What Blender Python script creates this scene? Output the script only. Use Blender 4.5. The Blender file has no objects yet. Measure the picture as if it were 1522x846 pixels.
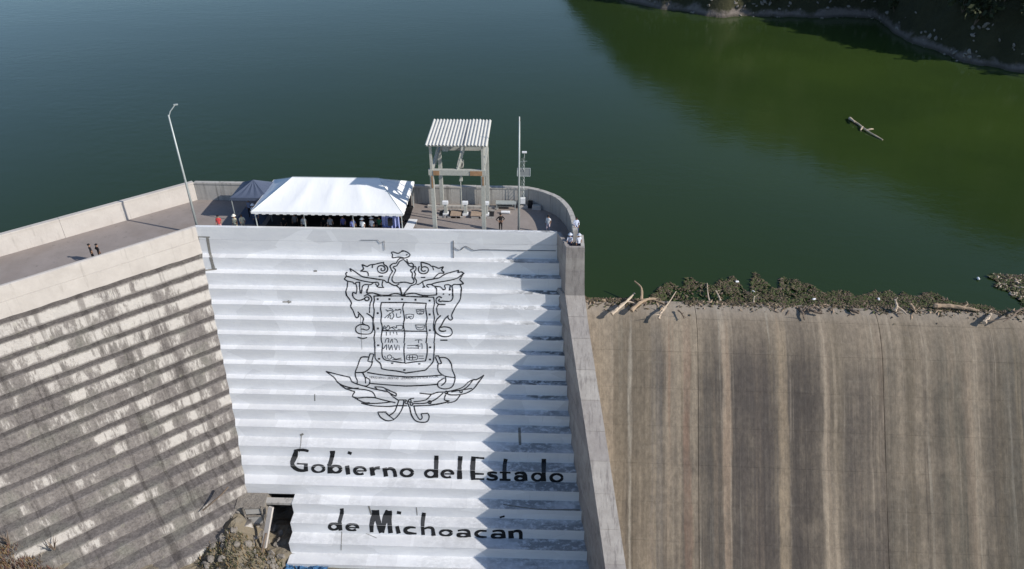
import bpy, bmesh, math, random
import numpy as np
from mathutils import Vector, Matrix, noise as mnoise
random.seed(7)
R = math.radians
S = bpy.context.scene
COL = S.collection

# ------------------------------------------------------------------ camera
PITCH, YAW, CH, FPX = R(32.5), R(1.9), 31.0, 1100.0
cd = bpy.data.cameras.new('camera'); cam = bpy.data.objects.new('camera', cd); COL.objects.link(cam)
cam.location = (0, 0, CH); cam.rotation_euler = (R(90) - PITCH, 0, YAW)
cd.sensor_width = 36; cd.lens = 36 * FPX / 1522; cd.clip_end = 6000
S.camera = cam
# ------------------------------------------------------------------ light
SUN = Vector((1.0, -0.316, 0.645)).normalized()
w = bpy.data.worlds.new('World'); S.world = w; w.use_nodes = True
nt = w.node_tree; sk = nt.nodes.new('ShaderNodeTexSky'); sk.sky_type = 'NISHITA'; sk.sun_disc = False
sk.sun_elevation = math.asin(SUN.z); sk.sun_rotation = math.atan2(SUN.x, SUN.y)
sk.air_density = 1.0; sk.dust_density = 0.4; sk.ozone_density = 3.0; sk.altitude = 300
bg = nt.nodes['Background']; nt.links.new(sk.outputs[0], bg.inputs[0]); bg.inputs[1].default_value = 0.115
sl = bpy.data.lights.new('sun', 'SUN'); sl.energy = 4.0; sl.angle = R(0.5); sl.color = (1.0, 0.95, 0.87)
so = bpy.data.objects.new('sun', sl); COL.objects.link(so)
so.rotation_euler = (-SUN).to_track_quat('-Z', 'Y').to_euler()
so.location = (60, -20, 60)
S.view_settings.view_transform = 'Standard'; S.view_settings.look = 'None'
S.view_settings.exposure = 0.30; S.view_settings.gamma = 1

# ------------------------------------------------------------------ helpers
fw = np.array([-math.sin(YAW) * math.cos(PITCH), math.cos(YAW) * math.cos(PITCH), -math.sin(PITCH)])
rt = np.array([math.cos(YAW), math.sin(YAW), 0]); upv = np.cross(rt, fw); CP = np.array([0, 0, CH])
def ray(u, v): return (fw * FPX + rt * (u - 761) + upv * (423 - v)) / FPX
def atz(u, v, z): d = ray(u, v); return CP + d * (z - CH) / d[2]
def aty(u, v, y): d = ray(u, v); return CP + d * y / d[1]

class NT:
    def __init__(s, name):
        m = bpy.data.materials.new(name); m.use_nodes = True; s.m = m; s.t = m.node_tree
        s.b = s.t.nodes['Principled BSDF']; s.b.inputs['Specular IOR Level'].default_value = 0.3
        s.geo = s.t.nodes.new('ShaderNodeNewGeometry'); s.tc = s.t.nodes.new('ShaderNodeTexCoord')
        s.oi = s.t.nodes.new('ShaderNodeObjectInfo')
    def put(s, sock, v):
        if hasattr(v, 'links'): s.t.links.new(v, sock)
        elif isinstance(v, (tuple, list)) and len(v) == 3 and sock.type == 'RGBA': sock.default_value = (*v, 1)
        else: sock.default_value = v
    def mp(s, vec=None, scale=(1, 1, 1), loc=(0, 0, 0), rot=(0, 0, 0)):
        n = s.t.nodes.new('ShaderNodeMapping'); s.put(n.inputs[0], vec if vec is not None else s.geo.outputs['Position'])
        n.inputs[1].default_value = loc; n.inputs[2].default_value = rot; n.inputs[3].default_value = scale; return n.outputs[0]
    def noise(s, vec=None, scale=1., det=4., rough=.55, dist=0., col=False):
        n = s.t.nodes.new('ShaderNodeTexNoise'); s.put(n.inputs['Vector'], vec if vec is not None else s.geo.outputs['Position'])
        n.inputs['Scale'].default_value = scale; n.inputs['Detail'].default_value = det; n.inputs['Roughness'].default_value = rough
        n.inputs['Distortion'].default_value = dist; return n.outputs['Color' if col else 'Fac']
    def vor(s, vec=None, scale=1., feat='F1', out='Distance', rnd=1.):
        n = s.t.nodes.new('ShaderNodeTexVoronoi'); n.feature = feat; s.put(n.inputs['Vector'], vec if vec is not None else s.geo.outputs['Position'])
        n.inputs['Scale'].default_value = scale; n.inputs['Randomness'].default_value = rnd; return n.outputs[out]
    def rng(s, v, a, b, c=0., d=1., smooth=True):
        n = s.t.nodes.new('ShaderNodeMapRange'); n.interpolation_type = 'SMOOTHSTEP' if smooth else 'LINEAR'
        s.put(n.inputs[0], v)
        for i, x in enumerate((a, b, c, d)): n.inputs[i + 1].default_value = x
        return n.outputs[0]
    def mt(s, op, a, b=0.5, clamp=False):
        n = s.t.nodes.new('ShaderNodeMath'); n.operation = op; n.use_clamp = clamp; s.put(n.inputs[0], a); s.put(n.inputs[1], b); return n.outputs[0]
    def mix(s, f, a, b, mode='MIX'):
        n = s.t.nodes.new('ShaderNodeMix'); n.data_type = 'RGBA'; n.blend_type = mode
        s.put(n.inputs[0], f); s.put(n.inputs[6], a); s.put(n.inputs[7], b); return n.outputs[2]
    def sep(s, v):
        n = s.t.nodes.new('ShaderNodeSeparateXYZ'); s.put(n.inputs[0], v); return n.outputs
    def comb(s, x, y, z):
        n = s.t.nodes.new('ShaderNodeCombineXYZ')
        for i, q in enumerate((x, y, z)): s.put(n.inputs[i], q)
        return n.outputs[0]
    def bump(s, h, dist=0.02, st=1.):
        n = s.t.nodes.new('ShaderNodeBump'); n.inputs['Strength'].default_value = st; n.inputs['Distance'].default_value = dist
        s.put(n.inputs['Height'], h); s.t.links.new(n.outputs[0], s.b.inputs['Normal'])
    def out(s, col, rough=.85, metal=0.):
        s.put(s.b.inputs['Base Color'], col); s.put(s.b.inputs['Roughness'], rough); s.b.inputs['Metallic'].default_value = metal; return s.m

def flat(name, c, rough=.7, metal=0., var=.15, scale=6.):
    n = NT(name); f = n.noise(n.tc.outputs['Object'], scale, 3)
    a = tuple(x * (1 - var) for x in c); b = tuple(min(1, x * (1 + var)) for x in c)
    return n.out(n.mix(f, a, b), rough, metal)

def link(name, me, mat=None, parent=None):
    o = bpy.data.objects.new(name, me); COL.objects.link(o)
    if mat is not None:
        for m in (mat if isinstance(mat, (list, tuple)) else [mat]): me.materials.append(m)
    if parent is not None: o.parent = parent
    return o
def meshof(name, V, F, mi=None, smooth=False):
    me = bpy.data.meshes.new(name); me.from_pydata([tuple(map(float, v)) for v in V], [], F); me.update()
    if mi: me.polygons.foreach_set('material_index', mi)
    if smooth: me.polygons.foreach_set('use_smooth', [True] * len(me.polygons))
    return me
def thing(name, label, cat, loc=(0, 0, 0), rz=0, group=None):
    o = bpy.data.objects.new(name, None); COL.objects.link(o); o.location = loc; o.rotation_euler = (0, 0, rz)
    return tag(o, label, cat, group)
def tag(o, label, cat, group=None, kind=None):
    if label: o['label'] = label
    if cat: o['category'] = cat
    if group: o['group'] = group
    if kind: o['kind'] = kind
    return o
class MB:
    def __init__(s): s.V = []; s.F = []; s.I = []
    def add(s, V, F, mi=0):
        n = len(s.V); s.V += [tuple(v) for v in V]; s.F += [tuple(i + n for i in f) for f in F]; s.I += [mi] * len(F); return s
    def box(s, c, d, rz=0., mi=0, taper=1.):
        cx, cy, cz = c; dx, dy, dz = [q / 2 for q in d]; V = []
        for z, k in ((-dz, 1), (dz, taper)):
            for x, y in ((-dx, -dy), (dx, -dy), (dx, dy), (-dx, dy)):
                x *= k; y *= k; V.append((cx + x * math.cos(rz) - y * math.sin(rz), cy + x * math.sin(rz) + y * math.cos(rz), cz + z))
        return s.add(V, [(3, 2, 1, 0), (4, 5, 6, 7), (0, 1, 5, 4), (1, 2, 6, 5), (2, 3, 7, 6), (3, 0, 4, 7)], mi)
    def bar(s, a, b, wd, ht=None, mi=0):
        a = Vector(a); b = Vector(b); ht = ht or wd; d = (b - a).normalized()
        u = d.cross(Vector((0, 0, 1)));
        if u.length < .05: u = Vector((1, 0, 0))
        u.normalize(); v = u.cross(d); V = []
        for p in (a, b):
            for i, j in ((-1, -1), (1, -1), (1, 1), (-1, 1)): V.append(p + u * i * wd / 2 + v * j * ht / 2)
        return s.add(V, [(3, 2, 1, 0), (4, 5, 6, 7), (0, 1, 5, 4), (1, 2, 6, 5), (2, 3, 7, 6), (3, 0, 4, 7)], mi)
    def tube(s, P, r, n=8, mi=0, jit=0.):
        P = [Vector(p) for p in P]; rr = r if isinstance(r, (list, tuple)) else [r] * len(P); V = []; F = []
        for i, p in enumerate(P):
            d = (P[min(i + 1, len(P) - 1)] - P[max(i - 1, 0)]).normalized(); u = d.cross(Vector((0.02, 0.1, 1)))
            if u.length < .1: u = d.cross(Vector((1, 0, 0)))
            u.normalize(); v = d.cross(u)
            for k in range(n):
                a = 2 * math.pi * k / n; q = rr[i] * (1 + random.uniform(-jit, jit)); V.append(p + u * math.cos(a) * q + v * math.sin(a) * q)
        for i in range(len(P) - 1):
            for k in range(n): F.append((i * n + k, i * n + (k + 1) % n, (i + 1) * n + (k + 1) % n, (i + 1) * n + k))
        F.append(tuple(reversed(range(n)))); F.append(tuple(range((len(P) - 1) * n, len(P) * n)))
        return s.add(V, F, mi)
    def build(s, name, mat, parent=None, smooth=False): return link(name, meshof(name, s.V, s.F, s.I if max(s.I or [0]) else None, smooth), mat, parent)
def smooth_line(P, k=6):
    P = [Vector(p) for p in P]; out = []
    for i in range(len(P) - 1):
        a = P[max(i - 1, 0)]; b = P[i]; c = P[i + 1]; d = P[min(i + 2, len(P) - 1)]
        for j in range(k):
            t = j / k; out.append(.5 * ((2 * b) + (c - a) * t + (2 * a - 5 * b + 4 * c - d) * t * t + (3 * b - a - 3 * c + d) * t ** 3))
    out.append(P[-1]); return out

# ------------------------------------------------------------------ materials
def m_white():
    n = NT('white_paint_on_concrete'); P = n.geo.outputs['Position']; N = n.sep(n.geo.outputs['Normal'])
    x, y, z = n.sep(P)[:3]; top = n.rng(N[2], .4, .7)
    base = n.mix(n.noise(n.mp(P, (.5, .5, 1.6)), 1.1, 6, .65), (.66, .665, .70), (.86, .86, .85))
    blk = n.rng(n.sep(n.vor(n.mp(P, (.32, .01, .82)), 1., 'F1', 'Color', .6))[0], 0, 1, .88, 1.)
    base = n.mix(1., base, n.comb(blk, blk, blk), 'MULTIPLY')
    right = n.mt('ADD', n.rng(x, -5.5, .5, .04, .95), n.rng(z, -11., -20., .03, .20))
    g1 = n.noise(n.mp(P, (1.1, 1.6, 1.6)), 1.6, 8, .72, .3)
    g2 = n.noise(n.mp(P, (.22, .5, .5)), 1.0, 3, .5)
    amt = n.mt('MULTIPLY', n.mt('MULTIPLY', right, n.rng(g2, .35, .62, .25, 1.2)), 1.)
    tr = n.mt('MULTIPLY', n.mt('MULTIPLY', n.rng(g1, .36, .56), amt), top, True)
    # drips on the risers
    drip = n.rng(n.noise(n.mp(P, (5., 1, .5)), 1., 6, .7), .60, .74)
    rs = n.mt('MULTIPLY', n.mt('MULTIPLY', drip, n.mt('ADD', n.mt('MULTIPLY', amt, .3), .10)), n.mt('SUBTRACT', 1., top), True)
    spot = n.mt('MULTIPLY', n.rng(n.noise(n.mp(P, (1, 1, 2.2)), 2.6, 9, .75), .635, .70), .5)
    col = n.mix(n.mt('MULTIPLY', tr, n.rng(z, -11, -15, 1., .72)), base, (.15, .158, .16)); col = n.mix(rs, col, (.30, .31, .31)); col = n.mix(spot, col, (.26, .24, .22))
    n.bump(n.noise(n.mp(P, (1, 1, 1)), 5., 8, .6), .03, .5)
    return n.out(col, .75)
def m_grey_step():
    n = NT('weathered_grey_concrete'); P = n.geo.outputs['Position']; N = n.sep(n.geo.outputs['Normal']); top = n.rng(N[2], .4, .7)
    Q = n.mp(P, (1, 1, 1), rot=(0, 0, -R(42.3)))      # x runs along the wall
    s = n.sep(Q); z = n.sep(P)[2]
    dark = n.mix(n.noise(n.mp(P, (1, 1, 1)), 1.8, 8, .7), (.11, .097, .093), (.265, .238, .222))
    dark = n.mix(n.rng(n.noise(P, .35, 3), .45, .7, 0, .5), dark, (.20, .20, .165))
    dark = n.mix(n.mt('MULTIPLY', top, n.rng(z, -10, -15, .5, .15)), dark, (.075, .066, .06))
    dark = n.mix(n.mt('MULTIPLY', n.rng(n.noise(n.mp(P, (1.5, 1.5, .5)), 1., 8, .75), .5, .66), .5), dark, (.085, .075, .07))
    run = n.noise(n.comb(n.mt('MULTIPLY', s[0], 1.5), 3.3, n.mt('MULTIPLY', z, .07)), 1., 5, .7)
    dark = n.mix(n.mt('MULTIPLY', n.rng(run, .52, .64), .6), dark, (.060, .052, .048))
    gr_ = n.rng(n.noise(P, 4.5, 7, .8), .34, .64, .66, 1.2); dark = n.mix(1., dark, n.comb(gr_, gr_, gr_), 'MULTIPLY')
    # per lift random offset along the wall makes the pale patches block-like
    ax = n.mt('ADD', s[0], n.mt('MULTIPLY', n.oi.outputs['Random'], 80.)); az = n.mt('MULTIPLY', n.oi.outputs['Random'], 37.)
    patch = n.noise(n.comb(n.mt('MULTIPLY', ax, .62), az, n.mt('MULTIPLY', z, .10)), 1., 2, .5)
    fine = n.noise(n.comb(n.mt('MULTIPLY', ax, 2.6), az, n.mt('MULTIPLY', z, .45)), 1., 5, .75)
    big = n.noise(n.mp(P, (.10, .10, .13), loc=(1.3, 4.2, 0)), 1., 2, .5)
    edge = n.noise(n.mp(P, (2.2, 2.2, 1.3)), 1.2, 6, .7)
    v = n.mt('ADD', n.mt('ADD', n.mt('MULTIPLY', patch, 1.05), n.mt('MULTIPLY', fine, .85)), n.mt('ADD', n.mt('MULTIPLY', big, .45), n.mt('MULTIPLY', edge, .3)))
    # more of the lime bloom survives high on the wall and beside the white wall, less far down along it
    far = n.mt('ADD', n.rng(s[0], -1., 12., -.14, .00), n.rng(z, -3., -9., .18, .00))
    vv = n.mt('ADD', v, far); mid_ = n.mt('MULTIPLY', n.rng(vv, 1.12, 1.36), n.mt('SUBTRACT', 1., top)); mk = n.rng(vv, 1.29, 1.43); 
    oz = n.sep(n.tc.outputs['Object'])[2]
    band = n.mt('MULTIPLY', n.rng(n.mt('ADD', oz, n.mt('MULTIPLY', edge, .35)), -.98, -.80), n.rng(n.mt('ADD', oz, n.mt('MULTIPLY', fine, .5)), .22, .02))
    mk = n.mt('MULTIPLY', n.mt('MULTIPLY', mk, band), n.mt('SUBTRACT', 1., top), True)
    mk = n.mt('MULTIPLY', mk, n.mt('SUBTRACT', 1., n.mt('MULTIPLY', n.rng(run, .56, .66), .75)))
    dark = n.mix(n.mt('MULTIPLY', mid_, .55), dark, (.29, .262, .24))
    pale = n.mix(n.noise(P, 3., 6, .7), (.39, .355, .325), (.62, .585, .54))
    col = n.mix(mk, dark, pale)
    col = n.mix(n.mt('MULTIPLY', n.rng(n.noise(P, 1.1, 8, .75), .58, .68), .35), col, (.34, .33, .25))
    n.bump(n.noise(P, 4., 9, .65), .06, .7)
    return n.out(col, .9)
def m_pale_concrete():
    n = NT('pale_parapet_concrete'); P = n.geo.outputs['Position']; N = n.sep(n.geo.outputs['Normal'])
    c = n.mix(n.noise(P, .9, 8, .7), (.40, .36, .325), (.60, .555, .51))
    c = n.mix(n.mt('MULTIPLY', n.rng(n.noise(n.mp(P, (3., 3., .3)), 1., 5, .65), .55, .75), .45), c, (.24, .215, .19))
    c = n.mix(n.mt('MULTIPLY', n.rng(n.noise(P, 2.5, 9, .8), .60, .72), .3), c, (.20, .18, .15))
    n.bump(n.noise(P, 5., 8, .6), .03, .5); return n.out(c, .88)
def m_parapet_grey():
    n = NT('ribbed_grey_parapet_concrete'); P = n.geo.outputs['Position']
    c = n.mix(n.noise(P, 1.2, 7, .7), (.32, .30, .275), (.50, .475, .44))
    st = n.rng(n.noise(n.mp(P, (2.8, 2.8, .12)), 1., 4, .6), .50, .68)
    c = n.mix(n.mt('MULTIPLY', st, .6), c, (.15, .14, .13)); n.bump(n.noise(P, 5., 8, .6), .03, .5); return n.out(c, .88)
def m_divider():
    n = NT('streaked_dividing_wall_concrete'); P = n.geo.outputs['Position']
    c = n.mix(n.noise(n.mp(P, (1, 1, .8)), 1., 8, .7), (.22, .195, .175), (.56, .52, .475))
    c = n.mix(n.mt('MULTIPLY', n.rng(n.noise(n.mp(P, (3.5, .6, .45)), 1., 8, .75), .48, .66), .6), c, (.14, .125, .12))
    c = n.mix(n.mt('MULTIPLY', n.rng(n.noise(P, 3, 9, .8), .58, .68), .35), c, (.13, .12, .11))
    c = n.mix(n.mt('MULTIPLY', n.oi.outputs['Random'], .38), c, (.17, .145, .15))
    n.bump(n.noise(P, 4., 9, .65), .05, .6); return n.out(c, .9)
def m_spill():
    n = NT('water_streaked_spillway_concrete'); P = n.geo.outputs['Position']; x, y, z = n.sep(P)[:3]
    wob = n.mt('ADD', x, n.mt('MULTIPLY', n.noise(n.mp(P, (.1, .12, .12)), 1., 3), .4))
    def lines(f, fy, off, det=4, r=.6): return n.noise(n.comb(n.mt('MULTIPLY', wob, f), n.mt('MULTIPLY', y, fy), off), 1., det, r)
    wide = lines(.22, .022, 3.1, 3, .6); mid = lines(.8, .03, 7.7, 4, .65); thin = lines(4.2, .06, 1.9, 3, .7); fine = n.noise(n.mp(P, (2, .8, .8)), 1.4, 9, .72)
    pan = n.rng(x, 13.7, 14.3); pan3 = n.rng(x, 28.8, 30.0)
    blot = n.noise(n.mp(P, (.25, .22, .22)), 1., 6, .65)
    tan = n.mix(fine, (.195, .152, .106), (.385, .315, .235)); tan = n.mix(n.mt('MULTIPLY', pan, .22), tan, (.155, .125, .092))
    gry = n.mix(fine, (.055, .045, .037), (.155, .128, .104)); gry = n.mix(n.mt('MULTIPLY', pan3, .4), gry, (.10, .085, .06))
    down = n.rng(n.mt('ADD', y, n.mt('MULTIPLY', n.noise(n.mp(P, (.5, .1, .1)), 1., 3), 2.)), 54.6, 49.5)
    m = n.mt('ADD', n.mt('MULTIPLY', wide, .62), n.mt('ADD', n.mt('MULTIPLY', mid, .42), n.mt('MULTIPLY', thin, .12)))
    m = n.mt('ADD', m, n.mt('ADD', n.mt('MULTIPLY', blot, .40), n.mt('MULTIPLY', pan, .05)))
    dk = n.mt('MULTIPLY', n.rng(m, .66, .92), n.mt('ADD', n.mt('MULTIPLY', down, .78), .22), True)
    c = n.mix(dk, tan, gry)
    c = n.mix(n.mt('MULTIPLY', n.rng(lines(.8, .02, 12.3, 3), .60, .67), n.mt('MULTIPLY', down, .40)), c, (.36, .28, .18))
    c = n.mix(n.mt('MULTIPLY', n.rng(lines(2.1, .05, 21.3, 3), .60, .72), .38), c, (.40, .36, .29))
    c = n.mix(n.mt('MULTIPLY', n.rng(lines(.5, .03, 31.3, 3), .52, .68), .55), c, (.125, .10, .07))
    c = n.mix(n.mt('MULTIPLY', n.rng(lines(.9, .03, 44.3, 2), .66, .74), .5), c, (.20, .105, .065))
    c = n.mix(n.mt('MULTIPLY', n.rng(n.noise(n.mp(P, (.35, 2.2, 2.2)), 1., 7, .72), .54, .72), .16), c, (.30, .27, .21))
    c = n.mix(n.mt('MULTIPLY', n.rng(n.noise(n.mp(P, (.5, 2.6, 2.6), loc=(9, 3, 1)), 1., 7, .72), .54, .72), .26), c, (.085, .075, .06))
    brk = n.rng(n.noise(n.mp(P, (.7, .22, .22), loc=(5, 2, 7)), 1., 5, .65), .40, .62)
    c = n.mix(n.mt('MULTIPLY', n.rng(lines(1.4, .018, 55.3, 5, .7), .53, .62), n.mt('MULTIPLY', n.mt('MULTIPLY', down, brk), .55)), c, (.075, .060, .048))
    c = n.mix(n.mt('MULTIPLY', n.rng(lines(2.3, .025, 66.1, 5, .7), .56, .66), n.mt('MULTIPLY', n.mt('SUBTRACT', 1., brk), .38)), c, (.42, .35, .27))
    c = n.mix(n.mt('MULTIPLY', n.rng(lines(.55, .012, 71.9, 4, .6), .56, .63), n.mt('MULTIPLY', down, .30)), c, (.36, .27, .19))
    def band(a, b, sf=.35):
        xx = n.mt('ADD', wob, n.mt('MULTIPLY', n.noise(n.mp(P, (1.2, .12, .12)), 1., 4, .6), .8)); o_ = .6
        return n.mt('MULTIPLY', n.rng(xx, a + o_ - sf, a + o_ + sf), n.rng(xx, b + o_ + sf, b + o_ - sf))
    wear = n.rng(n.noise(n.mp(P, (1.1, .25, .25), loc=(3, 8, 2)), 1., 6, .7), .28, .62, .35, 1.)
    for a_, b_, k_, col_ in ((14.4, 15.7, .55, (.080, .070, .060)), (17.1, 20.5, .60, (.072, .060, .054)), (21.8, 24.2, .72, (.058, .048, .042)), (26.1, 26.5, .5, (.09, .075, .06)), (34., 36., .5, (.085, .08, .062)), (39., 41.5, .4, (.09, .085, .07)), (10.2, 11.1, .4, (.13, .12, .11)),
                             (16.15, 16.75, .55, (.40, .29, .20)), (20.7, 21.5, .55, (.38, .29, .19)), (24.3, 24.7, .5, (.42, .34, .25)), (25.2, 25.5, .4, (.42, .34, .25)), (36.4, 37.1, .4, (.36, .29, .21)), (12.9, 13.5, .45, (.25, .14, .095)), (8.3, 8.5, .5, (.50, .45, .37)), (29.0, 29.35, .6, (.07, .055, .045))):
        c = n.mix(n.mt('MULTIPLY', n.mt('MULTIPLY', band(a_, b_, .12 if b_ - a_ < 1 else .4), k_), n.mt('MULTIPLY', wear, n.mt('ADD', n.mt('MULTIPLY', down, .8), .2))), c, col_)
    gr_ = n.rng(n.noise(n.mp(P, (1.6, .8, .8)), 2.2, 9, .78), .34, .66, .78, 1.15); c = n.mix(1., c, n.comb(gr_, gr_, gr_), 'MULTIPLY')
    # paler, drier rim along the crest and horizontal lift marks
    c = n.mix(n.mt('MULTIPLY', n.rng(n.mt('ADD', y, n.mt('MULTIPLY', fine, 1.6)), 52.8, 54.6), .55), c, (.33, .285, .235))
    sp = n.rng(n.noise(n.mp(P, (1, 1, 1)), 5.5, 6, .8), .66, .70); c = n.mix(n.mt('MULTIPLY', sp, n.rng(x, 24, 38, .1, .7)), c, (.50, .46, .38))
    c = n.mix(n.mt('MULTIPLY', n.rng(n.noise(n.mp(P, (.4, .9, .9)), 1.3, 7, .75), .60, .66), .22), c, (.09, .08, .07))
    n.bump(n.mt('ADD', fine, thin), .04, .5); return n.out(c, n.rng(fine, .3, .7, .7, .92))
def m_deck():
    n = NT('worn_deck_concrete'); P = n.geo.outputs['Position']
    c = n.mix(n.noise(n.mp(P, (1, 1, 1), rot=(0, 0, .7)), .5, 8, .7), (.20, .172, .155), (.345, .30, .278))
    c = n.mix(n.rng(n.noise(P, .22, 4, .6), .5, .65, 0, .55), c, (.235, .195, .17))
    c = n.mix(n.mt('MULTIPLY', n.rng(n.noise(P, 1.6, 9, .75), .56, .68), .5), c, (.12, .105, .095))
    n.bump(n.noise(P, 6., 8), .02, .5); return n.out(c, .9)
def m_water():
    n = NT('green_reservoir_water'); P = n.geo.outputs['Position']
    c = n.mix(n.noise(n.mp(P, (.012, .012, 1)), 1., 4, .55), (.014, .030, .010), (.027, .045, .010))
    s3 = n.sep(P); hillrefl = n.mt('MULTIPLY', n.rng(s3[0], 5, 45), n.rng(s3[1], 60, 100)); c = n.mix(n.mt('MULTIPLY', hillrefl, n.rng(n.noise(n.mp(P, (.03, .03, 1)), 1., 5, .6), .3, .65, .35, 1.)), c, (.036, .060, .013))  # yellower tint painted where the hill is mirrored in the water
    n.put(n.b.inputs['Base Color'], c); n.b.inputs['Roughness'].default_value = .07; n.b.inputs['IOR'].default_value = 1.33
    n.b.inputs['Specular IOR Level'].default_value = .25
    h = n.mt('ADD', n.noise(n.mp(P, (.55, .9, 1)), 1., 5, .6), n.mt('MULTIPLY', n.noise(n.mp(P, (2.2, 3.4, 1)), 1., 3, .6), .25))
    n.bump(n.mt('MULTIPLY', h, n.rng(n.noise(n.mp(P, (.02, .05, 1)), 1., 4, .6), .35, .65, .5, 1.3)), .045, .5); return n.m
def m_rock(name, a, b, cgrass=None):
    n = NT(name); P = n.geo.outputs['Position']
    c = n.mix(n.noise(P, .9, 9, .75), a, b); c = n.mix(n.mt('MULTIPLY', n.rng(n.noise(P, 3., 8, .8), .55, .68), .6), c, tuple(x * .35 for x in a))
    if cgrass: c = n.mix(n.rng(n.noise(P, .25, 6, .7), .45, .56), c, cgrass)
    n.bump(n.noise(P, 2.5, 10, .75), .25, .8); return n.out(c, .95)
def m_hill():
    n = NT('dark_scrub_hillside'); P = n.geo.outputs['Position']; z = n.sep(P)[2]
    veg = n.mix(n.noise(P, .35, 9, .75), (.022, .026, .012), (.075, .070, .035))
    rock = n.mix(n.noise(n.mp(P, (1, 1, 1.6)), .5, 9, .8), (.075, .062, .054), (.33, .28, .25))
    zz = n.mt('ADD', z, n.mt('MULTIPLY', n.noise(P, .22, 5, .7), 5.0))
    c = n.mix(n.rng(zz, -2.3, -1.1), rock, veg)
    c = n.mix(n.mt('MULTIPLY', n.rng(z, -4.7, -5.3), .7), c, (.05, .045, .03))
    n.bump(n.noise(P, .8, 9, .75), .8, .9); return n.out(c, .95)
def m_paint():
    n = NT('black_mural_paint'); P = n.geo.outputs['Position']; N = n.sep(n.geo.outputs['Normal'])
    c = n.mix(n.rng(N[2], .4, .7, 0, .5), (.010, .011, .013), n.mix(n.noise(P, 4, 6, .7), (.05, .052, .055), (.13, .13, .135)))  # greyer on level faces: sunlight on the treads put into the colour
    c = n.mix(n.mt('MULTIPLY', n.rng(n.noise(P, 5., 8, .8), .60, .70), .5), c, (.30, .30, .30))
    return n.out(c, .8)
def m_line():
    n = NT('thin_black_outline_paint'); P = n.geo.outputs['Position']
    return n.out(n.mix(n.rng(n.noise(P, 3.5, 7, .75), .50, .68), (.014, .014, .016), (.17, .17, .175)), .8)
def m_leaf(name, a, b):
    n = NT(name); f = n.noise(n.geo.outputs['Position'], 1.7, 4, .7)
    return n.out(n.mix(f, a, b), .8)
def m_canvas(name, c):
    n = NT(name); P = n.tc.outputs['Object']
    n.bump(n.noise(n.mp(P, (1, .3, 1)), 1.4, 4, .5), .06, .5)
    n.b.inputs['Subsurface Weight'].default_value = 0
    return n.out(n.mix(n.noise(P, .8, 4), tuple(x * .94 for x in c), c), .7)
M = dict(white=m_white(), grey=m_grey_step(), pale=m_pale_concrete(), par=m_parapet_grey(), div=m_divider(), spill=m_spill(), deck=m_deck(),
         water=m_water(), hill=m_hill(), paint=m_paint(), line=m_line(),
         rock=m_rock('grey_brown_rubble', (.15, .13, .11), (.36, .325, .285)), ground=m_rock('dry_rocky_ground', (.13, .11, .085), (.27, .235, .185), (.21, .175, .125)),
         dark=flat('recess_shade_and_joint_dark', (.03, .028, .026), .9), galv=flat('galvanised_steel', (.42, .45, .44), .5, .3), steel=flat('weathered_pale_green_steel', (.43, .43, .39), .6, .1, .25),
         rust=flat('rusty_steel_plate', (.34, .20, .11), .8, 0, .4, 3.), roof=flat('pale_corrugated_sheet', (.62, .60, .55), .55, .1, .12, 1.5), tent=m_canvas('white_tent_canvas', (.84, .84, .84)),
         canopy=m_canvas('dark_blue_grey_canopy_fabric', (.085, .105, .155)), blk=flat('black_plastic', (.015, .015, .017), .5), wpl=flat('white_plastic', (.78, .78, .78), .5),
         curtain=flat('lilac_blue_drape', (.33, .36, .62), .8), wood=flat('bleached_driftwood', (.50, .40, .30), .9, 0, .3, 4.), woodd=flat('dark_wet_driftwood', (.16, .12, .09), .9, 0, .35, 4.),
         woodo=flat('tan_driftwood', (.36, .265, .18), .9, 0, .3, 4.), board=flat('warm_wooden_boards', (.36, .27, .20), .85, 0, .25, 3.), tarp=flat('faded_blue_netting', (.05, .13, .25), .7, 0, .5, 5.),
         panel=flat('solar_panel_cells', (.16, .17, .17), .35), cable=flat('old_grey_cable', (.13, .13, .14), .7), skin=flat('skin', (.30, .17, .11), .6), hair=flat('dark_hair', (.012, .010, .010), .7),
         leafb=m_leaf('brown_floating_debris', (.040, .030, .017), (.15, .115, .068)), leafg=m_leaf('olive_floating_plants', (.028, .042, .010), (.10, .115, .040)), lit=flat('pale_litter', (.62, .60, .52), .7),
         bush=m_leaf('dry_grey_green_shrub', (.10, .10, .055), (.27, .25, .16)), bushd=m_leaf('dark_green_shrub', (.020, .028, .012), (.06, .068, .028)), dry=m_leaf('dry_orange_brown_weeds', (.13, .085, .04), (.36, .25, .13)), dryr=m_leaf('reddish_dead_twigs', (.10, .05, .04), (.22, .12, .095)))

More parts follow.
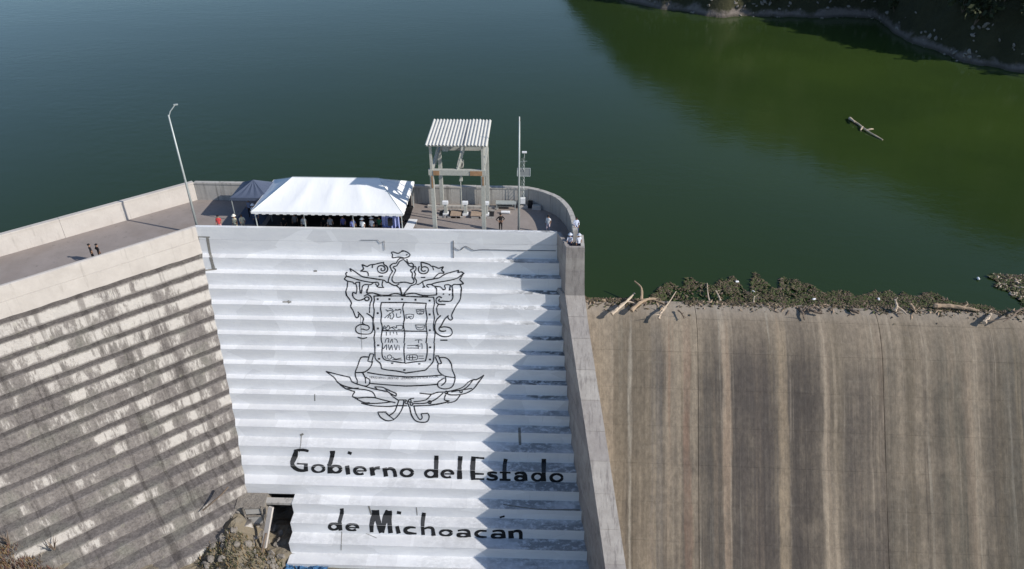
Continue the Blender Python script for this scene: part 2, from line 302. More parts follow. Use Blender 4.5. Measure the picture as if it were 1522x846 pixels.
# ------------------------------------------------------------------ stepped dam profile
Y0 = 55.4; TH = R(42.3); AX = -29.06
TREAD = [.68, .66, .64, .62, .60, .59, .58, .57, .58, .62, .70, .93, 1.15, 1.12, 1.05, 1.05, 1.10, 1.15, 1.15, 1.2, 1.2]
ZS = [-1.64 - 1.19 * k for k in range(len(TREAD))]        # tread heights
OFF = [0.]                                               # outward offset of the riser below tread k
for t in TREAD: OFF.append(OFF[-1] + t)
PROF = [(0., 1.0)]                                       # (offset, z) polyline from the crest down
for k, z in enumerate(ZS): PROF += [(OFF[k], z), (OFF[k + 1], z)]
PROF.append((OFF[-1], ZS[-1] - 1.19))
CUM = [0.]
for a, b in zip(PROF, PROF[1:]): CUM.append(CUM[-1] + math.hypot(b[0] - a[0], b[1] - a[1]))
def px_to_face(u, v):
    d = ray(u, v); best = None
    for i, (a, b) in enumerate(zip(PROF, PROF[1:])):
        if abs(b[0] - a[0]) < 1e-6: t = (Y0 - a[0]) / d[1]; p = CP + d * t; w_ = (a[1] - p[2]) / (a[1] - b[1])
        else: t = (a[1] - CH) / d[2]; p = CP + d * t; w_ = ((Y0 - p[1]) - a[0]) / (b[0] - a[0])
        if -1e-4 <= w_ <= 1.0001 and (best is None or t < best[0]): best = (t, p[0], CUM[i] + w_ * (CUM[i + 1] - CUM[i]))
    return (best[1], best[2]) if best else None
def face_pt(x, s, band, off):
    a, b = PROF[band], PROF[band + 1]; w_ = (s - CUM[band]) / (CUM[band + 1] - CUM[band])
    o = a[0] + (b[0] - a[0]) * w_; z = a[1] + (b[1] - a[1]) * w_
    L = CUM[band + 1] - CUM[band]; n = ((a[1] - b[1]) / L, (b[0] - a[0]) / L)     # (outward, up)
    return (x, Y0 - o - n[0] * off, z + n[1] * off)
def clip(poly, s0, keep_above):
    out = []
    for i in range(len(poly)):
        a, b = poly[i], poly[(i + 1) % len(poly)]; ia = (a[1] >= s0) == keep_above; ib = (b[1] >= s0) == keep_above
        if ia: out.append(a)
        if ia != ib: t = (s0 - a[1]) / (b[1] - a[1]); out.append((a[0] + (b[0] - a[0]) * t, s0))
    return out
decal_n = [0]
def decal(mb, poly_px, mi=0):
    P = [px_to_face(*p) for p in poly_px]
    if any(p is None for p in P): return
    lo = min(p[1] for p in P); hi = max(p[1] for p in P); decal_n[0] = (decal_n[0] + 1) % 24; off = .008 + .0004 * decal_n[0]
    for b in range(len(PROF) - 1):
        if CUM[b + 1] <= lo or CUM[b] >= hi: continue
        q = clip(P, CUM[b], True)
        if len(q) > 2: q = clip(q, CUM[b + 1], False)
        if len(q) > 2:
            V = [face_pt(x, min(max(s, CUM[b]), CUM[b + 1]), b, off) for x, s in q]; mb.add(V, [tuple(range(len(V)))], mi)
def stroke(mb, P, w, sm=True, closed=False, step=2.2):
    """a painted line: P in picture units, w width or list of widths"""
    P = [Vector((p[0], p[1], 0)) for p in P]; W = list(w) if isinstance(w, (list, tuple)) else [w] * len(P)
    if sm and len(P) > 2:
        k = 5; Q = smooth_line(P, k); WW = []
        for i in range(len(P) - 1): WW += [W[i] + (W[i + 1] - W[i]) * j / k for j in range(k)]
        WW.append(W[-1]); P, W = Q, WW
    Q = [P[0]]; WW = [W[0]]
    for i in range(1, len(P)):
        L = (P[i] - P[i - 1]).length
        if L < 1e-4: continue
        n = max(1, int(L / step))
        for j in range(1, n + 1): Q.append(P[i - 1].lerp(P[i], j / n)); WW.append(W[i - 1] + (W[i] - W[i - 1]) * j / n)
    if len(Q) < 2: return
    WW = [q * (1 + .30 * mnoise.noise(Vector((p.x * .06, p.y * .06, 2.))) + .12 * mnoise.noise(Vector((p.x * .35, p.y * .35, 5.)))) for q, p in zip(WW, Q)]
    E = []
    for i, p in enumerate(Q):
        d = (Q[min(i + 1, len(Q) - 1)] - Q[max(i - 1, 0)]).normalized(); nn = Vector((-d.y, d.x, 0)) * WW[i] / 2; E.append((p + nn, p - nn))
    for i in range(len(Q) - 1): decal(mb, [E[i][0][:2], E[i + 1][0][:2], E[i + 1][1][:2], E[i][1][:2]])
def ell(c, rx, ry, a0=0, a1=360, n=22): return [(c[0] + rx * math.cos(R(a0 + (a1 - a0) * i / n)), c[1] + ry * math.sin(R(a0 + (a1 - a0) * i / n))) for i in range(n + 1)]

# ------------------------------------------------------------------ white stepped wall
def xl(o): return AX + o * math.tan(TH / 2)
def prof_z(s_):
    for i in range(len(PROF) - 1):
        if s_ <= CUM[i + 1]: t = (s_ - CUM[i]) / (CUM[i + 1] - CUM[i]); return PROF[i][1] + (PROF[i + 1][1] - PROF[i][1]) * t, PROF[i][0] + (PROF[i + 1][0] - PROF[i][0]) * t
XJ = []; OJ = []
for u_, v_ in ((828, 352), (828.6, 430), (835, 500), (843, 585), (852, 670), (863, 755), (873.5, 838)):
    x_, s_ = px_to_face(u_, v_); z_, o_ = prof_z(s_); XJ.append((z_, x_)); OJ.append((z_, o_))
XJ.append((-30, XJ[-1][1] + 1.4)); OJ.append((-30, OJ[-1][1] + 6))
def itp(T, z):
    T = sorted(T); 
    if z <= T[0][0]: return T[0][1]
    for a, b in zip(T, T[1:]):
        if z <= b[0]: return a[1] + (b[1] - a[1]) * (z - a[0]) / (b[0] - a[0])
    return T[-1][1]
XCUT = -20.55                                            # the lowest lifts stop here, beside the dark recess
white = thing('white_stepped_wall', 'white painted stepped dam wall bearing the outlined crest and black lettering', 'dam wall')
def white_block(name, ofs_in, ofs_out, ztop, zbot, x0in, x0out, x1):
    """one lift of concrete: tread at ztop reaching out to ofs_out, riser down to zbot; origin at the nosing"""
    back = ofs_in - 2.2; n = 1; oy = Y0 - ofs_out
    V = []; xbk = xl(back) if abs(x0in - XCUT) > .01 else XCUT
    for xs in ((xbk, xbk, x0out, x0out, x0in), (x1,) * 5):
        pts = [(Y0 - back, zbot), (Y0 - back, ztop), (oy, ztop), (oy, zbot)]
        for i, (yy, zz) in enumerate(pts): V.append((xs[i] if i < 2 else xs[2], yy - oy, zz - ztop))
    F = [(0, 1, 5, 4), (1, 2, 6, 5), (2, 3, 7, 6), (3, 0, 4, 7), (3, 2, 1, 0), (4, 5, 6, 7)]
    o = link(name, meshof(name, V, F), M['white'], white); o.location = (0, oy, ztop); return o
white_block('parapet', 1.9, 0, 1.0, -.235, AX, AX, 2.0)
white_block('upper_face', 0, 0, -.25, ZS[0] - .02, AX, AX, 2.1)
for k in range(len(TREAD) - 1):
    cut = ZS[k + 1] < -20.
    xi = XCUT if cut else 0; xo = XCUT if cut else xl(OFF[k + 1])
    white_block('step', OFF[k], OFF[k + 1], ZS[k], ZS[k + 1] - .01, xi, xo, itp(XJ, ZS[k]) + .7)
mb = MB(); mb.box((-22.9, 46.6, -22.6), (6.5, .4, 6.2)); mb.box((-20.3, 45.6, -22.6), (.4, 3.2, 6.2)); mb.build('recess_lining', M['dark'], white)  # near-black lining: the shade inside the recess put into its colour
# ledge slab above the recess
mb = MB(); mb.box((-22.7, Y0 - OFF[16] + .35, ZS[15] - .16), (4.3, .6, .24)); mb.build('recess_lintel', M['par'], white)

# crest outline, traced in picture units
def T(x0, y0, sc): return lambda P: [(x0 + p[0] / sc, y0 + p[1] / sc) for p in P]
E1 = T(510, 370, 12.09); E2 = T(595, 370, 12.09); E3 = T(510, 430, 10.58); E4 = T(595, 430, 10.58); E5 = T(480, 510, 6.768); E6 = T(600, 510, 6.768)
LW = 1.75
def draw(mb, tf, lines, w=LW, sm=True):
    for L in lines: stroke(mb, tf(L), w, sm)
fish = MB()
draw(fish, E1, [[(1088, 40), (1045, 50), (1000, 78), (950, 72), (905, 55), (868, 65), (888, 105), (885, 157), (935, 158), (1000, 150), (1088, 162)]])
draw(fish, E2, [[(20, 40), (45, 32), (95, 45), (140, 68), (176, 105), (150, 142), (100, 162), (40, 170), (10, 162)], [(105, 112), (130, 95)]])
fish.build('crest_fish', M['line'], white)
sc_ = MB()
draw(sc_, E1, [[(1040, 162), (985, 205), (955, 255), (900, 262), (855, 295), (845, 320), (858, 350), (872, 385), (890, 400), (850, 470), (825, 530), (812, 590), (840, 615), (890, 645), (950, 658), (1010, 628)],
  [(1088, 192), (1020, 222), (985, 272), (960, 305), (905, 322), (912, 345), (942, 375), (933, 415), (900, 480), (880, 545), (905, 597), (960, 612), (1088, 598)],
  [(950, 658), (1005, 700), (1040, 780), (1058, 846)],
  [(452, 490), (448, 440), (415, 410), (310, 402)], [(310, 402), (372, 362)], [(372, 362), (340, 278)], [(340, 278), (432, 320)], [(432, 320), (490, 287), (560, 278), (640, 258), (712, 245)], [(726, 232), (735, 280), (785, 315), (802, 370), (765, 425), (690, 438), (635, 410), (615, 360), (640, 312), (700, 300), (748, 330), (750, 375), (712, 396), (682, 372), (692, 345)],
  [(530, 287), (525, 342)], [(640, 492), (720, 492)], [(120, 350), (200, 400), (320, 485), (400, 510), (550, 532), (650, 550), (740, 562)], [(740, 562), (790, 605), (812, 590)], [(120, 350), (148, 412)], [(75, 420), (48, 450), (58, 490), (20, 540)], [(20, 540), (80, 577), (180, 597)], [(180, 597), (202, 630), (240, 602), (310, 600)], [(60, 492), (130, 507), (250, 547), (380, 580), (500, 600), (560, 603), (622, 600), (645, 640), (610, 662), (582, 622)], [(600, 668), (650, 692), (738, 695)], [(718, 570), (702, 640), (718, 692)],
  [(545, 610), (500, 642), (462, 655), (430, 792)], [(480, 645), (400, 640), (352, 670), (335, 740), (320, 802)], [(300, 602), (298, 700), (312, 800)], [(225, 620), (248, 700), (235, 792), (180, 780), (170, 840)],
  [(85, 580), (75, 680), (50, 770), (65, 846)], [(430, 795), (520, 790), (600, 805), (680, 830), (800, 836), (870, 812), (960, 805), (1050, 825)]])
draw(sc_, E2, [[(60, 195), (105, 232), (150, 290), (188, 315), (222, 325), (238, 350), (188, 376), (195, 410), (218, 440), (215, 500), (245, 560), (240, 600), (200, 622), (100, 600), (0, 598)],
  [(118, 185), (135, 238), (160, 262), (205, 255), (238, 290), (225, 320)], [(240, 312), (278, 325), (282, 370), (252, 410), (272, 450), (262, 520), (290, 570), (275, 630), (190, 660)],
  [(190, 660), (120, 745), (60, 820), (42, 846)], [(0, 690), (20, 770), (40, 846)], [(1052, 385), (930, 415), (800, 460), (700, 520), (600, 540), (480, 560), (410, 580)], [(410, 580), (345, 630), (292, 640)], [(1052, 385), (1030, 427)], [(1030, 427), (1100, 415), (1152, 450)], [(1130, 450), (1105, 500), (1065, 550)], [(1065, 550), (1140, 625)], [(1140, 625), (1060, 640), (965, 638), (930, 668), (900, 655)], [(1130, 447), (1050, 512), (950, 550), (800, 580), (650, 605), (550, 640)],
  [(402, 590), (412, 640), (430, 672), (400, 692), (450, 680)], [(520, 692), (482, 675), (480, 645), (550, 635)], [(792, 440), (710, 440), (650, 480), (600, 532)], [(792, 425), (740, 382)], [(740, 382), (777, 320)], [(777, 320), (690, 350)], [(690, 350), (600, 312), (560, 310), (520, 280), (450, 255), (372, 237)], [(372, 237), (380, 300), (385, 340)], [(345, 310), (325, 360), (345, 420), (400, 447), (470, 437), (506, 385), (490, 340), (440, 320), (390, 335), (378, 372), (412, 402), (460, 388)],
  [(580, 315), (600, 382)], [(370, 512), (450, 512)], [(560, 640), (620, 672), (720, 682), (770, 742)], [(770, 742), (812, 720), (800, 652), (892, 652), (880, 752)], [(930, 672), (942, 750), (935, 846)], [(1072, 640), (1102, 720), (1085, 846)], [(620, 682), (652, 722), (650, 820)], [(60, 830), (110, 812), (250, 797), (380, 830), (500, 836), (660, 825)]])
draw(sc_, E3, [[(45, 40), (60, 100), (110, 170), (132, 222), (120, 272), (160, 340), (190, 420), (218, 452), (245, 422), (245, 385)], [(230, 352), (300, 430), (322, 470), (308, 530), (345, 557), (395, 575), (412, 615), (370, 642), (320, 627), (278, 625)], [(345, 557), (270, 555), (208, 592), (200, 645), (232, 690), (300, 705), (420, 702), (460, 662), (475, 600)], [(230, 752), (310, 775), (378, 757)],
  [(150, 62), (160, 122), (210, 166), (270, 172), (335, 148)], [(330, 108), (380, 85), (430, 108), (452, 160), (428, 220), (420, 290), (415, 372)], ell((375, 150), 35, 30), [(368, 378), (412, 402), (460, 450), (478, 545)], [(180, 60), (215, 70)], [(262, 10), (285, 65), (300, 10)], [(378, 0), (378, 60), (470, 58), (560, 90), (640, 100), (730, 90), (800, 68), (880, 70), (930, 100)]])
draw(sc_, E4, [[(570, 0), (575, 85)], [(655, 135), (610, 117), (567, 150), (572, 210), (620, 240), (710, 242)], [(650, 192), (605, 182), (622, 150)], [(650, 185), (720, 190), (790, 185), (828, 130), (820, 0)], [(600, 242), (575, 290), (580, 360), (600, 410)], [(640, 410), (580, 470), (550, 540), (545, 622), (570, 690), (650, 740), (740, 747), (800, 720), (817, 670), (785, 610), (700, 590), (630, 600)], [(760, 410), (700, 470), (650, 560), (610, 622), (635, 655), (685, 660), (722, 650)], [(955, 0), (945, 150), (880, 260), (810, 400), (822, 460), (790, 487), (755, 457), (750, 420)], [(630, 800), (742, 800)]])
for c in ((680, 5), (680, 75), (775, 85), (785, 10)): stroke(sc_, E4([(c[0] - 12, c[1]), (c[0] + 12, c[1])]), 1.8, False)
sc_.build('crest_scrollwork', M['line'], white)
sh = MB()
draw(sh, E3, [[(485, 100), (492, 170), (475, 250), (490, 330), (482, 420), (472, 560), (500, 660), (488, 760), (500, 846)], [(604, 205), (590, 300), (605, 400), (595, 500), (617, 600), (600, 760), (612, 846)]])
draw(sh, E3, [[(485, 105), (945, 105)], [(604, 207), (950, 207)], [(615, 652), (950, 655)]], LW, False)
stroke(sh, E3([(475, 535), (488, 645)]), 3.2, False); stroke(sh, E4([(530, 570), (538, 650)]), 3.0, False)
for a in ((560, 100), (340, 105)): pass
stroke(sh, E3([(560, 98), (650, 100), (740, 98)]), 2.8); stroke(sh, E4([(340, 108), (400, 112), (440, 108)]), 2.8); stroke(sh, E4([(20, 100), (85, 100)]), 3.6, False)
draw(sh, E4, [[(525, 122), (537, 220), (520, 330), (537, 450), (525, 560), (547, 680), (530, 846)], [(410, 218), (400, 300), (422, 450), (405, 560), (422, 700), (405, 846)], [(62, 210), (40, 290), (55, 380), (66, 470), (50, 560), (70, 700), (58, 846)]])
draw(sh, E4, [[(30, 108), (400, 122), (527, 124)], [(30, 207), (200, 212), (412, 221)], [(30, 655), (200, 660), (412, 660)]], LW, False)
draw(sh, E5, [[(520, 0), (525, 100), (530, 160), (577, 207), (590, 257)], [(590, 257), (650, 270), (740, 280), (830, 298)], [(600, 0), (595, 110), (620, 165), (700, 182), (825, 200)], [(825, 0), (815, 60), (825, 200)]])
draw(sh, E6, [[(310, 0), (303, 150), (288, 200), (220, 272)], [(220, 272), (100, 290), (10, 302)], [(235, 0), (237, 100), (220, 180)], [(220, 180), (100, 190), (12, 205)]])
for tf, D in ((E3, [(545, 155), (730, 155), (930, 157), (545, 375), (548, 617)]), (E4, [(240, 165), (462, 178), (462, 395), (465, 643)])):
    for c in D: stroke(sh, tf([(c[0] - 15, c[1]), (c[0] + 15, c[1])]), 2.8, False)
for tf, D in ((E5, [(557, 22), (565, 158), (697, 203), (820, 270)]), (E6, [(267, 42), (265, 165), (157, 210)])):
    for c in D: stroke(sh, tf([(c[0] - 11, c[1]), (c[0] + 11, c[1])]), 2.4, False)
sh.build('crest_shield', M['line'], white)
fig = MB()      # the faint small figures in the quarters of the shield
draw(fig, E3, [[(650, 455), (700, 410), (760, 370), (790, 350), (770, 310), (720, 300)], [(690, 350), (740, 330), (780, 345), (830, 330), (900, 310)], [(740, 370), (720, 420), (700, 455)], [(780, 370), (800, 420), (770, 465)], [(820, 310), (860, 330), (910, 320), (905, 380)], [(840, 380), (850, 440), (910, 430)], [(670, 320), (720, 345)], [(750, 400), (740, 460), (780, 470)],
  [(630, 640), (650, 570), (680, 610), (710, 565), (740, 620)], [(740, 610), (800, 590), (840, 610), (840, 565)], [(850, 570), (930, 570), (930, 630), (860, 630)], [(640, 600), (700, 640), (760, 600), (820, 635)], [(680, 670), (680, 730)], [(740, 670), (740, 720)], [(790, 670), (795, 700)], [(840, 670), (850, 720)],
  [(660, 840), (680, 780), (720, 780), (710, 840)], [(740, 840), (770, 780), (780, 840)], [(800, 780), (840, 790), (860, 840)]], 1.0)
draw(fig, E4, [[(245, 320), (380, 320)], [(255, 330), (275, 385), (355, 385), (375, 330)], [(270, 350), (310, 340), (360, 350)], [(295, 375), (335, 375)], [(80, 400), (150, 390), (218, 402)], [(90, 405), (100, 460), (140, 440), (165, 470), (200, 450), (210, 410)], [(120, 430), (185, 430)], [(232, 560), (385, 560)], [(245, 565), (265, 630), (365, 630), (378, 565)], [(262, 590), (300, 605), (360, 590)], [(230, 800), (300, 795), (345, 800)], [(290, 800), (290, 846)]], 1.0)
draw(fig, E5, [[(600, 15), (605, 60), (640, 15), (640, 70)], [(660, 15), (670, 70), (690, 20), (700, 70)], [(720, 15), (735, 70), (750, 15)], [(765, 20), (770, 70)], ell((670, 140), 22, 22, n=10), [(700, 140), (730, 160), (790, 150)], [(700, 165), (800, 170)], [(620, 130), (640, 160)]], 1.0)
draw(fig, E6, [[(35, 25), (140, 22)], [(35, 50), (150, 50)], [(145, 10), (150, 60)], [(170, 10), (185, 10), (185, 60)], [(120, 30), (170, 30)], [(35, 120), (130, 120), (130, 165), (35, 165), (35, 120)], [(60, 125), (60, 165)], [(90, 125), (90, 165)], [(40, 145), (125, 145)], [(150, 130), (200, 130)], [(150, 155), (205, 155)]], 1.0)
fig.build('shield_figures', M['line'], white)
rb = MB()
draw(rb, E5, [[(465, 140), (395, 140), (370, 170), (350, 230), (327, 290), (330, 340), (347, 380), (347, 410), (400, 427), (440, 430), (467, 410), (470, 370), (430, 345)], [(500, 180), (480, 240), (420, 290), (332, 296)], [(400, 296), (425, 350), (430, 405)], [(445, 295), (600, 320), (846, 340)], [(470, 405), (650, 420), (846, 432)]])
draw(rb, E5, [[(475, 105), (512, 112), (490, 192), (452, 180), (475, 105)]], LW, False)
draw(rb, E6, [[(355, 145), (430, 150), (475, 200), (490, 270), (517, 340), (505, 410), (470, 450), (400, 460), (350, 440), (345, 400), (380, 370), (412, 350)], [(345, 215), (350, 280), (410, 330), (515, 347)], [(420, 340), (422, 390), (380, 427)], [(0, 340), (200, 335), (400, 320)], [(0, 432), (200, 425), (335, 415)]])
draw(rb, E6, [[(320, 130), (350, 128), (382, 202), (352, 212), (318, 140)]], LW, False)
rb.build('crest_ribbon', M['line'], white)
br = MB()
draw(br, E5, [[(30, 285), (130, 310), (270, 345)], [(270, 345), (290, 387)], [(290, 387), (340, 410), (440, 440), (530, 465), (650, 490), (700, 535), (760, 575)], [(30, 285), (110, 345), (150, 395), (210, 430), (320, 457), (430, 470), (500, 495), (530, 547)], [(170, 415), (230, 460)], [(230, 460), (360, 452)], [(230, 460), (322, 490)], [(322, 490), (298, 535), (340, 550)], [(320, 557), (430, 545), (520, 550), (600, 570), (730, 600)], [(340, 562), (430, 602), (560, 605), (700, 590)], [(390, 605), (500, 630), (650, 638), (740, 630), (846, 630)], [(385, 605), (470, 600)],
  [(615, 450), (740, 510)], [(740, 510), (735, 537)], [(735, 537), (660, 495), (610, 447), (520, 440)], [(520, 440), (548, 467)], [(548, 467), (640, 488)], [(765, 575), (745, 630), (720, 690), (665, 730)], [(665, 730), (635, 700)], [(640, 695), (552, 695)], [(552, 695), (580, 745), (640, 780), (710, 770), (770, 710), (805, 640), (815, 575)], [(765, 572), (840, 572)], [(665, 730), (716, 768)]])
draw(br, E6, [[(60, 640), (78, 720), (120, 780), (190, 797), (240, 785), (257, 740), (245, 707)], [(245, 707), (175, 710)], [(175, 710), (187, 750), (160, 767), (120, 700), (103, 630)], [(160, 505), (280, 515), (340, 495), (430, 490), (540, 465), (600, 440), (650, 395), (700, 370), (740, 365), (808, 322)], [(808, 322), (750, 400), (690, 470), (590, 515), (470, 522), (430, 500)], [(580, 475), (640, 440), (700, 370)], [(280, 515), (220, 572), (100, 590)], [(400, 500), (330, 560), (230, 602), (100, 607)], [(270, 622), (400, 602), (462, 580)], [(100, 632), (300, 622), (425, 597)], [(572, 520), (520, 582), (440, 602)], [(422, 520), (412, 570), (462, 582)], [(480, 490), (590, 470), (690, 455)],
  ell((430, 498), 14, 14, n=8), ell((578, 485), 13, 13, n=8), ell((262, 595), 15, 14, n=8), ell((62, 580), 14, 14, n=8), ell((80, 612), 14, 14, n=8), ell((28, 595), 14, 14, n=8), [(40, 600), (55, 640)], [(60, 560), (105, 555)]])
br.build('crest_branches', M['line'], white)
# tiny motto on the ribbon
def motto():
    cu = bpy.data.curves.new('motto', 'FONT'); cu.body = 'HEREDAMOS LIBERTAD  LEGAREMOS JUSTICIA SOCIAL'; cu.size = 1; cu.resolution_u = 1
    o = bpy.data.objects.new('motto', cu); COL.objects.link(o); dg = bpy.context.evaluated_depsgraph_get()
    me = o.evaluated_get(dg).to_mesh(); V = [v.co.copy() for v in me.vertices]; F = [tuple(p.vertices) for p in me.polygons]; o.evaluated_get(dg).to_mesh_clear()
    bpy.data.objects.remove(o); mw = max(v.x for v in V); mb = MB()
    for f in F:
        P = []
        for i in f:
            t = V[i].x / mw; P.append((549 + 103 * t, 562.3 - 4.9 * V[i].y + 10 * (t - t * t) - 1.5 * t - (0 if t < .5 else 0)))
        decal(mb, P)
    mb.build('crest_motto', M['line'], white)
motto()

st_ = MB()
for L, w_ in (([(294, 352), (297, 375), (301, 398)], 3.), ([(308, 352), (312, 376), (315, 384)], 3.5), ([(313, 382), (318, 401)], 5.), ([(292, 352), (312, 352.5)], 1.5), ([(305, 402), (322, 400)], 2.5)): stroke(st_, L, w_)
for L, w_ in (([(468, 586), (468, 596)], 1.6), ([(446, 647), (451, 645)], 3), ([(448, 646), (447, 660), (445, 672)], 1.2), ([(420, 449), (433, 449)], 2.), ([(428, 447), (430, 451)], 3.), ([(466, 403), (471, 403)], 2.5), ([(548, 752), (552, 765)], 2.2), ([(619, 754), (620, 766)], 1.6), ([(508, 790), (507, 818)], 1.2), ([(544, 793), (560, 800)], .8), ([(772, 636), (773, 662)], 4.), ([(748, 750), (800, 757), (862, 758)], 1.8), ([(536, 470), (538, 520)], .6)): stroke(st_, L, w_)
st_.build('corner_stain', flat('grey_mould_stain', (.22, .21, .19), .9, 0, .6, 3.), white)
# lettering
L1 = T(420, 655, 6.918); L2 = T(630, 665, 6.918); L3 = T(480, 745, 9.5125); L4 = T(630, 755, 9.5125)
def letter(tf, sc, strokes):
    mb = MB()
    for P, w_, sm in strokes:
        W = [q / sc for q in w_] if isinstance(w_, (list, tuple)) else w_ / sc
        stroke(mb, tf(P), W, sm, step=1.4)
    mb.build('letter', M['paint'], white)
def bowl(c, rx, ry, a0=0, a1=360, ws=34, wt=20, n=26):
    P = ell(c, rx, ry, a0, a1, n); W = [wt + (ws - wt) * abs(math.cos(R(a0 + (a1 - a0) * i / n))) for i in range(n + 1)]; return (P, W, False)
A, B = 6.918, 9.5125
letter(L1, A, [([(268, 108), (215, 96), (150, 98), (125, 112)], [22, 28, 30, 36], True), ([(142, 92), (130, 150), (98, 228)], [46, 50, 50], True), ([(98, 222), (108, 262), (155, 298), (210, 308), (262, 300)], [44, 46, 38, 28, 26], True), ([(240, 315), (240, 235)], 46, False), ([(255, 243), (148, 238)], 18, False)])
letter(L1, A, [bowl((368, 288), 58, 36)])
letter(L1, A, [([(513, 104), (512, 150), (488, 242)], [50, 48, 44], True), ([(480, 238), (487, 290), (488, 337)], 46, False), bowl((548, 294), 50, 34)])
letter(L1, A, [([(663, 258), (676, 348)], 46, False), ([(672, 120), (710, 134)], 28, False)])
letter(L1, A, [([(765, 311), (862, 311)], 15, False), bowl((797, 309), 55, 36, 5, -310)])
letter(L1, A, [([(915, 272), (930, 360)], 44, False), ([(935, 310), (955, 285), (1002, 280)], [20, 26, 26], True)])
letter(L1, A, [([(1050, 280), (1064, 370)], 44, False), ([(1065, 305), (1100, 287), (1140, 300), (1155, 330), (1160, 374)], [20, 26, 38, 42, 42], True)])
letter(L1, A, [bowl((1278, 329), 57, 37)])
letter(L2, A, [([(130, 84), (127, 190), (124, 312)], 46, True), bowl((70, 270), 52, 36)])
letter(L2, A, [([(212, 272), (308, 274)], 15, False), bowl((243, 273), 54, 37, 5, -310)])
letter(L2, A, [([(376, 90), (368, 200), (368, 327)], 46, True)])
letter(L2, A, [([(512, 94), (502, 220), (508, 334)], 46, True), ([(515, 104), (622, 112)], 20, False), ([(515, 270), (618, 274)], 18, False), ([(510, 324), (622, 327)], 20, False)])
letter(L2, A, [([(752, 264), (700, 257), (664, 268), (690, 290), (735, 300), (745, 322), (700, 335), (645, 322)], [20, 22, 26, 30, 30, 28, 22, 20], True)])
letter(L2, A, [([(842, 118), (830, 200), (830, 335)], 42, True), ([(780, 257), (892, 260)], 18, False), ([(778, 332), (892, 336)], 22, False)])
letter(L2, A, [([(935, 275), (985, 260), (1035, 275), (1045, 345)], [22, 24, 38, 44], True), bowl((990, 318), 44, 22, ws=34, wt=18)])
letter(L2, A, [([(1234, 118), (1232, 230), (1232, 350)], 48, True), bowl((1168, 305), 50, 37)])
letter(L2, A, [bowl((1365, 312), 58, 38)])
letter(L3, B, [([(266, 102), (268, 165), (232, 305)], [62, 58, 50], True), ([(235, 300), (250, 414)], 58, False), bowl((155, 360), 62, 42, ws=48, wt=26)])
letter(L3, B, [([(370, 372), (515, 376)], 20, False), bowl((415, 370), 74, 42, 5, -315, ws=50, wt=28)])
letter(L3, B, [([(735, 125), (728, 200), (690, 320), (690, 440)], [88, 80, 62, 62], True), ([(760, 125), (775, 250), (795, 330), (830, 445)], [70, 76, 76, 66], True), ([(930, 135), (880, 260), (845, 400), (835, 445)], [80, 84, 60, 56], True), ([(928, 135), (940, 300), (958, 452)], [90, 74, 62], True)])
letter(L3, B, [([(1048, 350), (1072, 458)], 58, False), ([(1046, 158), (1106, 168)], 42, False)])
letter(L3, B, [([(1312, 376), (1240, 368), (1180, 385), (1165, 415), (1200, 448), (1325, 458)], [24, 28, 42, 52, 42, 26], True)])
letter(L3, B, [([(1430, 162), (1410, 320), (1418, 478)], 58, True), ([(1435, 390), (1488, 372), (1546, 384), (1560, 440), (1566, 490)], [26, 30, 44, 58, 58], True)])
letter(L4, B, [bowl((310, 352), 78, 38, ws=46, wt=24)])
letter(L4, B, [([(480, 322), (560, 312), (630, 330), (642, 414)], [22, 26, 46, 52], True), bowl((555, 385), 72, 24, ws=44, wt=20)])
letter(L4, B, [([(888, 325), (800, 322), (750, 345), (738, 372), (790, 408), (888, 412)], [24, 30, 46, 52, 34, 24], True)])
letter(L4, B, [([(970, 332), (1050, 320), (1120, 338), (1135, 432)], [22, 28, 50, 56], True), bowl((1045, 398), 78, 26, ws=48, wt=22)])
letter(L4, B, [([(1228, 322), (1236, 434)], 64, False), ([(1250, 345), (1310, 325), (1365, 345), (1370, 445)], [26, 34, 52, 58], True)])
letter(L4, B, [([(1072, 134), (1142, 116)], 26, False)])

# ------------------------------------------------------------------ grey stepped wall (left)
EX = Vector((-math.cos(TH), -math.sin(TH), 0)); NX = Vector((math.sin(TH), -math.cos(TH), 0)); A0 = Vector((AX, Y0, 0))
greyw = thing('grey_stepped_wall', 'weathered grey stepped dam wall with pale lime patches on the left', 'dam wall')
def Pv(o): return Vector((AX + o * math.tan(TH / 2), Y0 - o, 0))     # corner point at outward offset o
SLEN = 46.
def grey_block(name, oin, oout, zt, zb, mat, jag=.03, mx=1.0):
    org = Pv(oout) + Vector((0, 0, zt)); n = int(SLEN / mx); V = []; F = []
    for i in range(n + 1):
        d = EX * (i * SLEN / n); j1 = random.uniform(-jag, jag); j2 = random.uniform(-jag, jag) * 1.2; ch = .05 if jag else .01
        if i == 0: j1 = j2 = 0
        row = [Pv(oin - 1.8) + d, Pv(oin - 1.8) + d, Pv(oout - ch * 2) + d, Pv(oout) + d, Pv(oout) + d, ]
        zz = [zb, zt, zt + j2, zt - ch + j2, zb - .02]
        for q, (p, z) in enumerate(zip(row, zz)):
            if q >= 3: p = p + NX * j1
            V.append(p + Vector((0, 0, z)) - org)
    for i in range(n):
        for q in range(4): a = i * 5 + q; F.append((a, a + 1, a + 6, a + 5))
    o = link(name, meshof(name, V, F), mat, greyw); o.location = org; return o
grey_block('parapet', 1.5, 0, 1.0, -.235, M['pale'], .012)
grey_block('upper_face', 0, 0, -.25, ZS[0] - .02, M['pale'], .012)
for k in range(len(TREAD) - 1): grey_block('step', OFF[k], OFF[k + 1], ZS[k], ZS[k + 1] - .01, M['grey'], .035)
# small grey pier panels in the angle between the walls
mb = MB()
for (u0, u1, v0, v1) in ((294, 297, 352, 398), (308, 314, 352, 400)):
    pass

